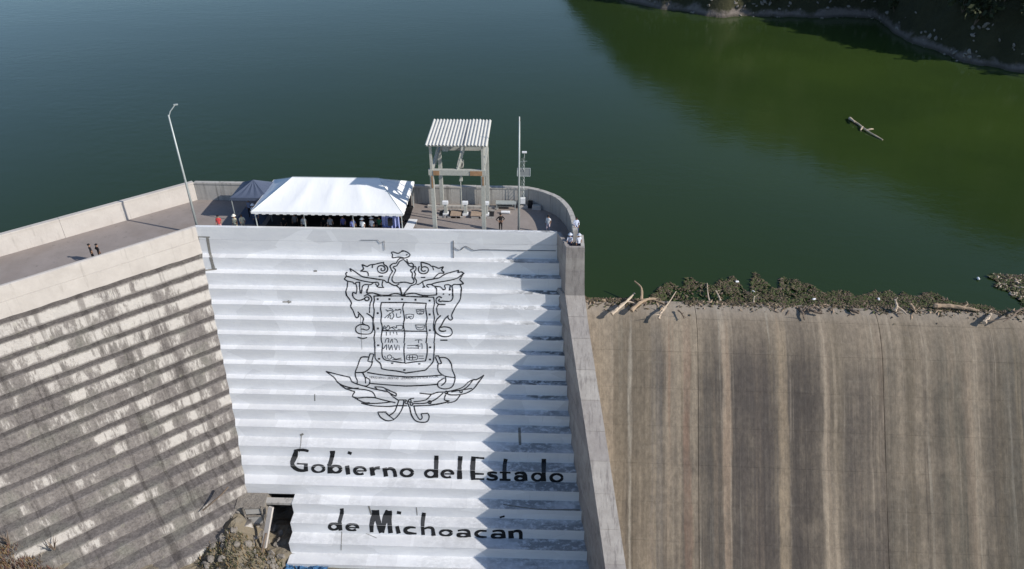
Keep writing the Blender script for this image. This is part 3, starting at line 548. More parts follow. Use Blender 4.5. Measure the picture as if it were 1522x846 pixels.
# ------------------------------------------------------------------ walkway deck and dam core
BACK = []          # back edge (inner face of the back parapet), from far left to right and round
bl = Vector((-31.95, 62.6, 0)); 
BACK.append(bl + EX * 46); BACK.append(bl)
BACK += [Vector(p) for p in ((-1.6, 62.5, 0), (-.6, 62.4, 0), (.35, 62.0, 0), (1.2, 61.4, 0), (1.95, 60.6, 0), (2.5, 59.6, 0), (2.9, 58.4, 0), (3.15, 57.0, 0), (3.25, 55.6, 0), (3.3, 54.3, 0))]
front = [Pv(-.35) + EX * 46, Pv(-.35), Vector((1.9, Y0 + .35, 0)), Vector((2.25, 54.6, 0)), Vector((2.75, 53.2, 0)), Vector((4.15, 53.2, 0))]
poly = [p.copy() for p in front] + [Vector((3.9, 54.3, 0))] + [p.copy() for p in reversed(BACK)]
N_ = len(poly); V = [p + Vector((0, 0, 0)) for p in poly] + [p + Vector((0, 0, -9)) for p in poly]
# push the water side of the core outwards so that it carries the parapet
bm = bmesh.new(); vt = [bm.verts.new(v) for v in V[:N_]]; f = bm.faces.new(vt); bmesh.ops.triangulate(bm, faces=[f])
me = bpy.data.meshes.new('walkway'); bm.to_mesh(me); bm.free(); deck = link('walkway', me, M['deck']); deck['kind'] = 'structure'
def offs(P, d):
    out = []
    for i, p in enumerate(P):
        t = (P[min(i + 1, len(P) - 1)] - P[max(i - 1, 0)]).normalized(); out.append(p + Vector((-t.y, t.x, 0)) * d)
    return out
OUTB = offs(BACK, .38); OUTB[1] = bl + Vector((-.15, .37, 0)) * 1.
core = thing('dam_core', 'grey concrete core of the dam rising from the water under the walkway', 'dam wall')
mb = MB(); W2 = offs(BACK, .30)
for i in range(len(BACK) - 1):
    a, b = W2[i], W2[i + 1]; mb.add([a + Vector((0, 0, -.02)), b + Vector((0, 0, -.02)), b + Vector((0, 0, -12)), a + Vector((0, 0, -12))], [(0, 1, 2, 3)])
    mb.add([a + Vector((0, 0, -.02)), b + Vector((0, 0, -.02)), BACK[i + 1] + Vector((0, 0, -.02)), BACK[i] + Vector((0, 0, -.02))], [(0, 1, 2, 3)])
mb.build('upstream_face', M['par'], core)
# back parapet in cast panels
def parapet_panels(P, hgt, th, mat, parent, seg=3.0, name='wall_panel', cope=True, gap=.02):
    L = [0.]
    for a, b in zip(P, P[1:]): L.append(L[-1] + (b - a).length)
    tot = L[-1]; n = max(1, round(tot / seg))
    def at(s):
        for i in range(len(P) - 1):
            if s <= L[i + 1] or i == len(P) - 2:
                t = (s - L[i]) / (L[i + 1] - L[i]); d = (P[i + 1] - P[i]).normalized(); return P[i].lerp(P[i + 1], t), Vector((-d.y, d.x, 0))
    for k in range(n):
        s0 = tot * k / n + gap / 2; s1 = tot * (k + 1) / n - gap / 2; m = max(1, int((s1 - s0) / .7)) if seg < 4 else 2
        V = []; F = []
        dz = random.uniform(-.012, .012)
        for j in range(m + 1):
            p, nn = at(s0 + (s1 - s0) * j / m)
            for o, z in ((0, -.05), (0, hgt - .16), (-.05, hgt - .16), (-.05, hgt + dz), (th + .03, hgt + dz), (th + .03, -.4)): V.append(p + nn * o + Vector((0, 0, z)))
        for j in range(m):
            for q in range(6): F.append((j * 6 + q, j * 6 + (q + 1) % 6, (j + 1) * 6 + (q + 1) % 6, (j + 1) * 6 + q))
        F.append(tuple(range(6))); F.append(tuple(reversed(range(m * 6, m * 6 + 6))))
        link(name, meshof(name, V, F), mat, parent)
leftpar = thing('left_back_parapet', 'long pale concrete parapet along the water side of the left walkway', 'parapet')
parapet_panels([BACK[0], BACK[1] - EX * .0], 1.85, .34, M['pale'], leftpar, 11.6)
backpar = thing('curved_back_parapet', 'grey concrete parapet behind the tents, curving round the right end', 'parapet')
parapet_panels([BACK[1]] + BACK[2:], 1.8, .34, M['par'], backpar, 2.4)
# inner faces of the front parapets
mb = MB()
fi = [Pv(-.35) + EX * 46, Pv(-.35), Vector((1.93, Y0 + .35, 0)), Vector((2.28, 54.6, 0))]
# (the front blocks are thick; nothing else needed)

# ------------------------------------------------------------------ dividing wall
SLP = 1.2
def on_slope(u, v): d = ray(u, v); c = 52.9 + SLP * 3.7; t = (c + SLP * CH) / (d[1] - SLP * d[2]); return CP + d * t
KN = [(-3.7, 52.9, 2.78, 4.44)]
for v_, ui, uo in ((500, 849, 877), (670, 875, 904), (846, 900, 931), (920, 911.5, 942.5), (1010, 926, 958)): p_, q_ = on_slope(ui, v_), on_slope(uo, v_); KN.append((p_[2], p_[1], p_[0], q_[0]))
LV = [(1.0, 52.87, 2.70, 4.20), (.0, 52.87, 2.72, 4.25), (-1.2, 52.88, 2.73, 4.30), (-3.7, 52.9, 2.78, 4.44)]
for z_ in (-4.9, -6.1, -7.8, -9.4, -11., -12.5, -14.1, -15.8, -17.4, -19., -20.7, -23.): LV.append((z_,) + tuple(itp([(k[0], k[j]) for k in KN], z_) for j in (1, 2, 3)))
def jn(z): return (itp(XJ, z), Y0 - (0 if z > -1.6 else itp(OJ, z)))
divw = thing('dividing_wall', 'grey concrete dividing wall between the white steps and the spillway', 'dam wall')
for i in range(len(LV) - 1):
    V = []
    for q, (z, yf, x1, x2) in ((0, LV[i]), (1, LV[i + 1])):
        zz = z - (.03 if q == 0 and i > 3 else .008 if i and q == 0 else 0); xj, yj = jn(z); yb = yj + 1.3 if i >= 3 else 55.38; xb = xj + (xj - x1) / (yj - yf) * (yb - yj) if i >= 3 else xj
        xb2 = max(x2 - .23 * (57.5 - yf), 3.55) if i >= 3 else 4.15; yk = 57.5 if i >= 3 else 55.38
        wig = .0 if i < 3 else random.uniform(-.012, .012)
        V += [(x1 + wig, yf + wig, zz), (x2 + wig, yf + wig, zz), (xb2, yk, zz), (min(xb2 - .2, xb + .8), yk, zz), (xb, yb, zz)]
    if i < 3:
        for q in (3, 8): V[q] = (V[q][0], V[q][1] + .001, V[q][2])
    F = [(0, 1, 2, 3, 4), (9, 8, 7, 6, 5), (0, 5, 6, 1), (1, 6, 7, 2), (2, 7, 8, 3), (3, 8, 9, 4), (4, 9, 5, 0)]
    if i == 0:   # parapet lift round the viewing end: thin walls, open to the deck
        mb = MB()
        mb.add([(2.0, 55.4, 1), (2.7, 52.87, 1), (2.98, 53.12, 1), (2.28, 55.5, 1), (2.0, 55.4, 0), (2.72, 52.87, 0), (2.98, 53.12, 0), (2.28, 55.5, 0)], [(0, 1, 2, 3), (7, 6, 5, 4), (0, 4, 5, 1), (1, 5, 6, 2), (2, 6, 7, 3), (3, 7, 4, 0)])
        mb.add([(2.7, 52.87, 1), (4.2, 52.87, 1), (4.2, 53.15, 1), (2.98, 53.12, 1), (2.72, 52.87, 0), (4.25, 52.87, 0), (4.2, 53.15, 0), (2.98, 53.12, 0)], [(0, 1, 2, 3), (7, 6, 5, 4), (0, 4, 5, 1), (1, 5, 6, 2), (2, 6, 7, 3), (3, 7, 4, 0)])
        mb.build('parapet', M['div'], divw)
        mb = MB(); mb.box((4.05, 54.1, .5), (.3, 1.9, 1.0)); mb.build('parapet', M['par'], divw)
    else: link('wall_section', meshof('wall_section', V, F), M['div'], divw)

# ------------------------------------------------------------------ spillway
SPY = [54.95, 54.9, 54.55, 54.1, 53.4, 52.7, 52.0, 51.3, 50.5]
SPZ = [-7.5, -5.34, -5.15, -5.12, -5.28, -5.62, -6.1, -6.7, -7.55]
while SPY[-1] > 33: SPY.append(SPY[-1] - 1.95); SPZ.append(SPZ[-1] - 2.44)
sp = thing('spillway', 'broad brown streaked concrete spillway slope below the driftwood line', 'spillway')
XC = [3.2, 14.1, 29.4, 44.5, 60., 75.]
def spp(x, y, z): return (x, y - (x - 5) * .022, z)
def xleft(x, z): return itp([(k[0], (k[2] + k[3]) / 2 + .1) for k in KN], z) if x < 3.4 else x
def spill_piece(x0, x1, i0, i1, jit):
    g = .005; gx = .022; V = []; F = []; rows = []
    ys = SPY[i0:i1 + 1]; zs = SPZ[i0:i1 + 1]
    for r, (y, z) in enumerate(zip(ys, zs)):
        a, b = max(i0 + r - 1, 0), min(i0 + r + 1, len(SPY) - 1); ty, tz = SPY[b] - SPY[a], SPZ[b] - SPZ[a]; L = math.hypot(ty, tz); ny, nz = tz / L, -ty / L
        if i0 + r == 0: ny, nz = 1, 0
        sh_ = g if (r == 0 and i0 > 0) else (-g if r == len(ys) - 1 else 0)
        yy = y + ty / L * sh_ + ny * jit; zz = z + tz / L * sh_ + nz * jit
        rows.append(((yy, zz), (yy - ny * .25, zz - nz * .25)))
    for top, bot in rows:
        for x in (x0 + gx, x1 - gx): V.append(spp(xleft(x, top[1]), *top))
        for x in (x0 + gx, x1 - gx): V.append(spp(xleft(x, top[1]), *bot))
    n = len(rows)
    for r in range(n - 1):
        a = r * 4; b = a + 4; F += [(a, a + 1, b + 1, b), (a, b, b + 2, a + 2), (a + 1, a + 3, b + 3, b + 1)]
    F += [(0, 2, 3, 1), (4 * n - 4, 4 * n - 3, 4 * n - 1, 4 * n - 2)]
    link('concrete_panel', meshof('concrete_panel', V, F), M['spill'], sp)
for c in range(len(XC) - 1):
    spill_piece(XC[c], XC[c + 1], 0, 5, random.uniform(-.01, .01))
    spill_piece(XC[c], XC[c + 1], 5, 8, random.uniform(-.012, .012))
    for i in range(8, len(SPY) - 1): spill_piece(XC[c], XC[c + 1], i, i + 1, random.uniform(-.022, .022))
mb = MB()
for i in range(len(SPY) - 1):
    if i: mb.add([spp(xleft(3., SPZ[i]), SPY[i] + .06, SPZ[i] - .09), spp(75, SPY[i] + .06, SPZ[i] - .09), spp(75, SPY[i + 1] + .06, SPZ[i + 1] - .09), spp(xleft(3., SPZ[i + 1]), SPY[i + 1] + .06, SPZ[i + 1] - .09)], [(0, 1, 2, 3)])
mb.build('joint_filler', M['dark'], sp)

# ------------------------------------------------------------------ water, terrain
WZ = -5.4
wp = [(76, 52.), (3.5, 54.9), (2.6, 58), (-32, 61.5), (-66, 31), (-500, 20), (-2200, 60), (-2200, 2500), (2200, 2500), (2200, 30), (300, 30)]
bm = bmesh.new(); f = bm.faces.new([bm.verts.new((x, y, WZ)) for x, y in wp]); bmesh.ops.triangulate(bm, faces=[f]); bmesh.ops.recalc_face_normals(bm, faces=bm.faces)
me = bpy.data.meshes.new('water'); bm.to_mesh(me); bm.free()
if me.polygons[0].normal.z < 0: me.flip_normals()
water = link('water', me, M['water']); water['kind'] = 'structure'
RS = [(-100, 90), (-80, 110), (-70, 200), (-45, 520), (-20, 520), (-6, 330), (0, 240), (4, 196), (6.4, 181), (9.1, 174), (12.3, 169.5), (16, 171), (18.7, 172), (21.5, 177), (23.4, 178), (24.8, 166), (26.2, 159.5), (28.9, 151.8), (32.8, 150.2), (36, 149), (45, 142), (60, 128), (75, 112), (86, 98), (100, 86)]
HH = [(-100, 10), (-80, 14), (-45, 24), (-20, 24), (-5, 3), (0, 9), (3.7, 19), (8.4, 30), (13, 37), (17.2, 42), (20.9, 46), (26, 52), (31, 55), (36, 56), (60, 36), (80, 22), (100, 14)]
def hz(az, r):
    rs = itp(RS, az) + 3.2 * mnoise.noise(Vector((az * .35, 0, 3.3))) * (1 if az > 2 else 0) + 1.3 * mnoise.noise(Vector((az * 1.3, 0, 9.3))); top = itp(HH, az); d = r - rs
    if d < 0: return WZ + max(d * .5, -6)
    x, y = r * math.sin(R(az)), r * math.cos(R(az))
    bank = 2.0 * (1 - math.exp(-d / 2.2)) * (1 + .5 * mnoise.noise(Vector((x * .2, y * .2, 0))))
    L = max(215 - rs, 38); t = min(d / L, 1.); body = top * (t ** .85)
    fall = -max(0, d - L) * .02
    nz = (mnoise.fractal(Vector((x * .05, y * .05, 1.7)), .9, 2.1, 5) * 5) * min(d / 8, 1) + mnoise.fractal(Vector((x * .28, y * .28, 7.)), .8, 2.1, 5) * 1.5 * min(d / 2.5, 1)
    return WZ + bank + body + fall + nz
azs = list(np.arange(-100, 2, 3.)) + list(np.arange(2, 46, .33)) + list(np.arange(46, 101, 3.))
rr = [.8, .9] ; rr = list(np.linspace(-14, 8, 26)) + list(np.linspace(10, 70, 46)) + list(np.linspace(80, 500, 20))
V = []; F = []
for az in azs:
    rs = itp(RS, az)
    for d in rr: r = rs + d; V.append((r * math.sin(R(az)), r * math.cos(R(az)), hz(az, r)))
nr = len(rr)
for i in range(len(azs) - 1):
    for j in range(nr - 1): F.append((i * nr + j, i * nr + j + 1, (i + 1) * nr + j + 1, (i + 1) * nr + j))
hill = link('hillside', meshof('hillside', V, F, None, True), M['hill']); hill['kind'] = 'structure'
if hill.data.polygons[500].normal.z < 0: hill.data.flip_normals()
def gz(x, y):
    b = np.interp(x, [-80, -60, -50, -43, -40, -37, -31, -26, -20, 90], [3, -2, -8.5, -13.2, -15.4, -17.6, -20.6, -22.2, -23.5, -23.7])
    b += 1.9 * math.exp(-(((x + 25.4) / 1.5) ** 2 + ((y - 42.) / 2.4) ** 2)) + 1.5 * math.exp(-(((x + 24.) / 1.9) ** 2 + ((y - 39.3) / 2.4) ** 2))
    rough = .55 if x < -19.5 else .10
    return b + rough * mnoise.fractal(Vector((x * .5, y * .5, 2.)), .8, 2.1, 5) * 1.2
V = []; F = []; gx = list(np.arange(-80, -46, 1.5)) + list(np.arange(-46, -16, .35)) + list(np.arange(-16, 91, 3.)); gy = list(np.arange(0, 30, 2.)) + list(np.arange(30, 49, .35))
for x in gx:
    for y in gy: V.append((x, y, gz(x, y)))
ny = len(gy)
for i in range(len(gx) - 1):
    for j in range(ny - 1): F.append((i * ny + j, (i + 1) * ny + j, (i + 1) * ny + j + 1, i * ny + j + 1))
gr = link('ground', meshof('ground', V, F), M['ground']); gr['kind'] = 'structure'
V = []; F = []
far = [(-400, -200), (400, -200), (400, 49), (-400, 49)]
g2 = link('valley_floor', meshof('valley_floor', [(x, y, -26) for x, y in far], [(0, 1, 2, 3)]), M['ground']); g2['kind'] = 'structure'

# ------------------------------------------------------------------ tent
def sag_surface(quad, nu, nv, sag, mb, mi=0):
    """quad: a,b along the eave, c,d along the top (b-c side)"""
    a, b, c, d = [Vector(q) for q in quad]; V = []; F = []
    for i in range(nu + 1):
        for j in range(nv + 1):
            u, v = i / nu, j / nv; p = a.lerp(b, u).lerp(d.lerp(c, u), v); V.append(p - Vector((0, 0, sag * math.sin(math.pi * v) * (.25 + .75 * abs(math.sin(math.pi * u * 4)) ** .7))))
    for i in range(nu):
        for j in range(nv): F.append((i * (nv + 1) + j, (i + 1) * (nv + 1) + j, (i + 1) * (nv + 1) + j + 1, i * (nv + 1) + j + 1))
    mb.add(V, F, mi)
TX0, TX1, TY0, TY1, TZ, RZ = -24.0, -11.05, 55.5, 62.0, 2.5, 4.15
tent = thing('event_tent', 'large white marquee with a hipped roof on the walkway behind the white wall', 'tent')
ra, rb_ = (-21.2, 59.0, RZ), (-13.6, 59.0, RZ)
mb = MB()
sag_surface([(TX0, TY0, TZ), (TX1, TY0, TZ), rb_, ra], 32, 8, .14, mb)
sag_surface([(TX1, TY1, TZ), (TX0, TY1, TZ), ra, rb_], 32, 8, .14, mb)
sag_surface([(TX0, TY1, TZ), (TX0, TY0, TZ), ra, ra], 12, 8, .12, mb)
sag_surface([(TX1, TY0, TZ), (TX1, TY1, TZ), rb_, rb_], 12, 8, .12, mb)
mb.build('roof_canvas', M['tent'], tent, True)
mb = MB()
cs = [(TX0, TY0), (TX1, TY0), (TX1, TY1), (TX0, TY1)]
for i in range(4):
    a = Vector((*cs[i], TZ)); b = Vector((*cs[(i + 1) % 4], TZ)); n = int((b - a).length / .3); d = (b - a).normalized(); nn = Vector((d.y, -d.x, 0)) * .02
    for k in range(n):
        p, q = a.lerp(b, k / n) + nn, a.lerp(b, (k + 1) / n) + nn; h = .26 if k % 2 else .20
        mb.add([p + Vector((0, 0, .01)), q + Vector((0, 0, .01)), q + Vector((0, 0, -h)), p + Vector((0, 0, -h))], [(0, 1, 2, 3)])
mb.build('valance', M['tent'], tent)
for x in (-23.8, -19.6, -15.4, -11.25):
    for y in (55.75, 61.8): MB().tube([(x, y, 0), (x, y, 2.5)], .05, 8).build('pole', M['galv'], tent)
mb = MB(); mb.tube([ra, rb_], .04, 6)
for c, r_ in ((cs[0], ra), (cs[1], rb_), (cs[2], rb_), (cs[3], ra)): mb.tube([(*c, TZ - .03), Vector(r_) - Vector((0, 0, .05))], .035, 6)
mb.build('roof_frame', M['galv'], tent)
mb = MB(); V = []
for i in range(25):
    x = -13.05 + 1.5 * i / 24; V += [(x, 56.2 + .07 * math.sin(i * 1.3), 2.45), (x + .0, 56.2 + .10 * math.sin(i * 1.3 + .4), .1)]
mb.add(V, [(2 * i, 2 * i + 1, 2 * i + 3, 2 * i + 2) for i in range(24)]); mb.build('drape', M['curtain'], tent)
mb = MB(); V = []
for i in range(60):
    x = -23.7 + 12.3 * i / 59; V += [(x, 61.7 + .06 * math.sin(i * 1.7), 2.45), (x, 61.7 + .06 * math.sin(i * 1.7 + .4), .1)]
mb.add(V, [(2 * i, 2 * i + 1, 2 * i + 3, 2 * i + 2) for i in range(59)]); mb.build('rear_shade_sheet', M['blk'], tent)  # black sheet added to darken the space below the marquee roof
o = MB().box((-17.55, 58.9, .012), (12.6, 6.2, .024)).build('shade_sheet', M['blk']); tag(o, 'black sheet added for the deep shade under the white marquee', 'shade sheet')  # added black sheet: deepens the shade on the deck below the marquee
o = MB().box((-25.6, 59.6, .010), (2.6, 3.4, .02)).build('shade_sheet', M['canopy']); tag(o, 'dark sheet added for the shade under the small blue grey canopy', 'shade sheet')  # added dark sheet for the shade beneath the canopy
# pop-up canopy
cn = thing('popup_canopy', 'dark blue grey pop-up canopy beside the left end of the marquee', 'canopy')
cx0, cx1, cy0, cy1, cz = -26.85, -23.45, 58.4, 61.7, 2.35; ap = (-25.15, 60.05, 3.35)
mb = MB()
for a, b in (((cx0, cy0), (cx1, cy0)), ((cx1, cy0), (cx1, cy1)), ((cx1, cy1), (cx0, cy1)), ((cx0, cy1), (cx0, cy0))):
    sag_surface([(*a, cz), (*b, cz), ap, ap], 8, 6, .08, mb); A_ = Vector((*a, cz)); B_ = Vector((*b, cz)); mb.add([A_, B_, B_ - Vector((0, 0, .28)), A_ - Vector((0, 0, .28))], [(0, 1, 2, 3)])
mb.build('roof_canvas', M['canopy'], cn, False)
for x in (cx0 + .05, cx1 - .05):
    for y in (cy0 + .05, cy1 - .05): MB().box((x, y, 1.17), (.06, .06, 2.34)).build('leg', M['galv'], cn)

# ------------------------------------------------------------------ hoist tower
tw = thing('gate_hoist_tower', 'tall pale steel and concrete hoist frame with a corrugated roof', 'hoist tower')
X0, X1, YA, YB = -8.55, -4.3, 56.6, 61.9; ZB = float(aty(676, 256, 56.6)[2]); ZR = 8.35
for x in (X0, X1):
    for y in (YA, YB):
        MB().box((x, y, ZB / 2), (.34, .34, ZB), taper=.9).build('column', M['steel'], tw)
        if y == YA: MB().box((x, y, (ZB + ZR) / 2 - .1), (.20, .20, ZR - ZB - .1)).build('post', M['steel'], tw)
        else: MB().box((x, y, (ZB + ZR) / 2 - .1), (.26, .26, ZR - ZB - .1)).build('post', M['steel'], tw)
MB().box(((X0 + X1) / 2, YA, ZB), (4.75, .34, .46)).build('front_beam', M['steel'], tw)
for x in (X1 - .55, X0 + .4): MB().box((x, YA - .19, ZB - .02), (1.0 if x > -6 else .5, .03, .40)).build('rust_patch_plate', M['rust'], tw)
MB().box((-5.75, 59., ZR + .135), (.07, 5.8, .02)).build('roof_seam', M['cable'], tw)
for x, h in ((X0, 1.1), (X1, .8)): MB().box((x + .02, YA - .178, ZB - .3 - h / 2), (.12, .02, h)).build('rust_run', M['rust'], tw)
MB().box(((X0 + X1) / 2, YB, ZB), (4.5, .3, .4)).build('rear_beam', M['steel'], tw)
for x in (X0, X1): MB().box((x, (YA + YB) / 2, ZB), (.26, YB - YA - .3, .36)).build('side_beam', M['steel'], tw)
MB().box((-6.4, (YA + YB) / 2, ZB + .08), (.24, YB - YA - .34, .3)).build('hoist_beam', M['steel'], tw)
for a, b in (((-6.4, YA + .1, ZB + .2), (-5.7, YA + .3, ZR - .2)), ((X1 - .02, YA + .25, ZB + .2), (X1 + .1, YB - 1.0, ZR - .2)), ((X0 + .1, YA + .2, ZB + .2), (X0 + .5, YB - 2.2, ZR - .2)), ((-7.4, YB - .3, ZB + .2), (-6.9, YB - .5, ZR - .2))): MB().bar(a, b, .14).build('brace', M['steel'], tw)
RX0, RX1, RY0, RY1 = -8.9, -3.9, 56.05, 61.95; NP = 6
for k in range(NP):
    a = RX0 + (RX1 - RX0) * k / NP; b = RX0 + (RX1 - RX0) * (k + 1) / NP + .06; V = []; n = 20; lift = .012 * (k % 2) + (.03 if k == 4 else 0)
    for yy in (RY0 + random.uniform(-.04, .04), RY1 + random.uniform(-.04, .04)):
        for i in range(n + 1): x = a + (b - a) * i / n; V.append((x, yy, ZR + .06 + lift + .055 * math.sin((x - RX0) * 2 * math.pi / .285) + (yy - RY0) * .01))
    F = [(i, i + 1, n + 2 + i, n + 1 + i) for i in range(n)]
    o = link('roof_sheet', meshof('roof_sheet', V, F), M['roof'], tw); md = None
for y in (RY0 + .3, 59., RY1 - .3): MB().box(((RX0 + RX1) / 2, y, ZR - .08), (RX1 - RX0 - .1, .12, .1)).build('purlin', M['steel'], tw)
ho = MB().box((-6.4, 59.2, ZB - .35), (.5, .6, .5)).build('hoist', M['steel'], tw)
MB().tube([(-6.4, 59.2, ZB - .5), (-6.4, 59.2, 4.3)], .05, 6).build('chain', M['cable'], ho)
MB().tube([(-6.45, 59.1, 4.3), (-6.45, 59.1, 1.2)], .045, 6).build('gate_stem', M['steel'], tw)
MB().box((-6.4, 59.1, 4.2), (.28, .3, .45), taper=.6).build('hook_block', M['steel'], tw)
MB().box((-7.9, 61., ZB + .4), (.5, .5, .6), taper=.7).build('motor', M['steel'], tw)
# gate slots behind the tower: three pale pedestals, boards and dark openings
slotx = [(-8.05, -.1), (-6.25, 0), (-4.35, .1)]
for i, (x, dy) in enumerate(slotx):
    t = thing('gate_pedestal', ('white gate pedestal nearest the marquee, at the left foot of the hoist tower', 'middle white gate pedestal below the hoist chain', 'white gate pedestal at the right foot of the hoist tower')[i], 'pedestal', (x, 60.35, 0), 0, 'gate pedestals under the hoist tower')
    MB().box((0, 0, .1), (.5, .5, .2)).build('base', M['wpl'], t); MB().box((0, 0, .65), (.32, .3, .9), taper=.7).build('stand', M['steel'], t)
    MB().box((0, -.02, 1.22), (.5, .34, .26)).build('gearbox', M['wpl'], t)
for i, (x, L) in enumerate(((-8.35, .7), (-7.45, .75), (-5.75, .6), (-4.75, .5), (-3.95, .7))):
    t = thing('gate_slot', ('dark gate opening left of the left pedestal', 'dark gate opening between the left pedestal and the first boards', 'dark gate opening right of the middle pedestal', 'dark gate opening left of the right pedestal', 'dark gate opening right of the right pedestal')[i] if i != 2 else 'dark gate opening left of the middle pedestal', 'opening', (x if i != 2 else -6.72, 60.4, 0))
    MB().box((0, 0, .02), (L - .12, 1.3, .04)).build('opening', M['blk'], t)  # flat black slab: the dark of the hole put into its colour
    MB().box((0, -.7, .08), (L, .1, .16)).build('curb', M['par'], t); MB().box((0, .7, .08), (L, .1, .16)).build('curb', M['par'], t)
for i, x in enumerate((-7.2 + .1, -5.25)):
    t = thing('board_cover', ('warm brown board cover between the left and middle gate pedestals', 'warm brown board cover between the middle and right gate pedestals')[i], 'board cover', (x, 60.25, 0))
    n = 4
    for k in range(n): MB().box((0, -.52 + k * .3, .28 + random.uniform(-.01, .01)), (.95, .27, .06)).build('board', M['board'], t)
    MB().box((0, -.05, .12), (.85, 1.1, .24)).build('curb', M['par'], t)
mb = MB(); mb.box((-6.6, 61.75, .11), (6.6, .35, .22)); tag(mb.build('concrete_kerb', M['par']), 'low concrete kerb running behind the gate pedestals', 'kerb')

# ------------------------------------------------------------------ poles, mast
def lamp_pole(x, y, h, label, arm):
    t = thing('light_pole', label, 'light pole', (x, y, 0), 0, 'light poles on the dam')
    MB().box((0, 0, .03), (.4, .4, .06)).build('base_plate', M['galv'], t)
    MB().tube([(0, 0, .05), (0, 0, h * .5), (0, 0, h)], [.11, .085, .06], 10).build('pole', M['galv'], t, True)
    if arm: 
        MB().tube([(0, 0, h - .15), (arm[0] * .3, arm[1] * .3, h + .25), (arm[0], arm[1], h + .7)], .04, 8).build('arm', M['galv'], t)
        MB().box((arm[0] * 1.1, arm[1] * 1.1, h + .72), (.32, .14, .09), rz=.4).build('lamp_head', M['galv'], t)
    else: MB().tube([(0, 0, h), (0, 0, h + .35)], .045, 8).build('pole_tip', M['wpl'], t)
lamp_pole(-29.2, 55.95, 10.75, 'tall galvanised light pole at the angle left of the tents', (.55, .35))
lamp_pole(-1.3, 57.0, 10.2, 'tall galvanised light pole right of the hoist tower', None)
t = thing('weather_mast', 'slim instrument mast with a small solar panel by the curved parapet', 'mast', (-1.05, 62.1, 0))
mb = MB()
for dx, dy in ((-.14, -.08), (.14, -.08), (0, .14)): mb.tube([(dx, dy, 0), (dx * .8, dy * .8, 4.9)], .016, 6)
for k in range(12):
    z = .2 + k * .38; mb.bar((-.14, -.08, z), (.14, -.08, z + .3), .02); mb.bar((.14, -.08, z), (0, .14, z + .3), .02)
mb.build('lattice_pole', M['galv'], t)
MB().add([(-.5, -.35, 3.3), (.62, -.35, 3.3), (.62, .15, 3.8), (-.5, .15, 3.8), (-.5, -.32, 3.26), (.62, -.32, 3.26), (.62, .18, 3.76), (-.5, .18, 3.76)], [(0, 1, 2, 3), (7, 6, 5, 4), (0, 4, 5, 1), (1, 5, 6, 2), (2, 6, 7, 3), (3, 7, 4, 0)]).build('solar_panel', M['panel'], t)
f = MB(); P4 = [(-.52, -.38, 3.3), (.64, -.38, 3.3), (.64, .17, 3.83), (-.52, .17, 3.83)]
for i in range(4): f.bar(P4[i], P4[(i + 1) % 4], .05)
f.build('panel_frame', M['galv'], t)
MB().bar((-.35, 0, 4.5), (.35, 0, 4.6), .035).build('crossarm', M['galv'], t)
MB().tube([(.1, 0, 4.9), (.1, 0, 5.5)], .03, 6).build('sensor_rod', M['galv'], t)
MB().box((.1, 0, 5.45), (.42, .25, .1)).build('sensor_dish', M['wpl'], t)
MB().box((0, -.15, .75), (.45, .3, .55)).build('equipment_box', M['wpl'], t)
MB().box((0, 0, .12), (.9, .6, .24)).build('plinth', M['pale'], t)
# bits standing by the curved parapet
def simple(name, mb, mat, label, cat, group=None): return tag(mb.build(name, mat), label, cat, group)
t = thing('work_bench', 'pale grey bench of stacked sheets against the parapet right of the tower', 'bench', (-2.6, 61.75, 0))
MB().box((0, 0, .62), (1.9, .7, .08)).build('bench_top', M['galv'], t)
for sx in (-.85, .85):
    for sy in (-.28, .28): MB().box((sx, sy, .29), (.07, .07, .58)).build('leg', M['galv'], t)
MB().box((-.1, .02, .30), (1.5, .5, .06)).build('shelf', M['panel'], t)
MB().tube([(-.05, -.05, 0), (0, 0, .0)], .1, 6)
o = MB().tube([(-3.0, 60.75, .14), (-2.2, 60.7, .14)], [.13, .15], 10).build('pipe_length', M['wpl']); tag(o, 'short white pipe lying in front of the pale bench', 'pipe')
o = MB().box((-.35, 62.05, .32), (.42, .4, .64)).build('dark_box', M['blk']); tag(o, 'small black box beside the foot of the instrument mast', 'box')
t = thing('concrete_block', 'low pale concrete block by the parapet right of the black box', 'block', (.25, 61.75, 0)); MB().box((0, 0, .2), (.85, .4, .4), rz=-.15, taper=.94).build('block_body', M['pale'], t); MB().box((0, 0, .42), (.5, .2, .05), rz=-.15).build('lifting_plate', M['galv'], t)
t = thing('folding_table', 'long white folding table at the right end of the marquee', 'table', (-10.75, 56.9, 0), R(84))
MB().box((0, 0, .74), (2.0, .75, .05)).build('tabletop', M['wpl'], t)
for sx in (-.85, .85):
    for sy in (-.3, .3): MB().tube([(sx, sy, 0), (sx * .95, sy, .72)], .02, 6).build('leg', M['galv'], t)
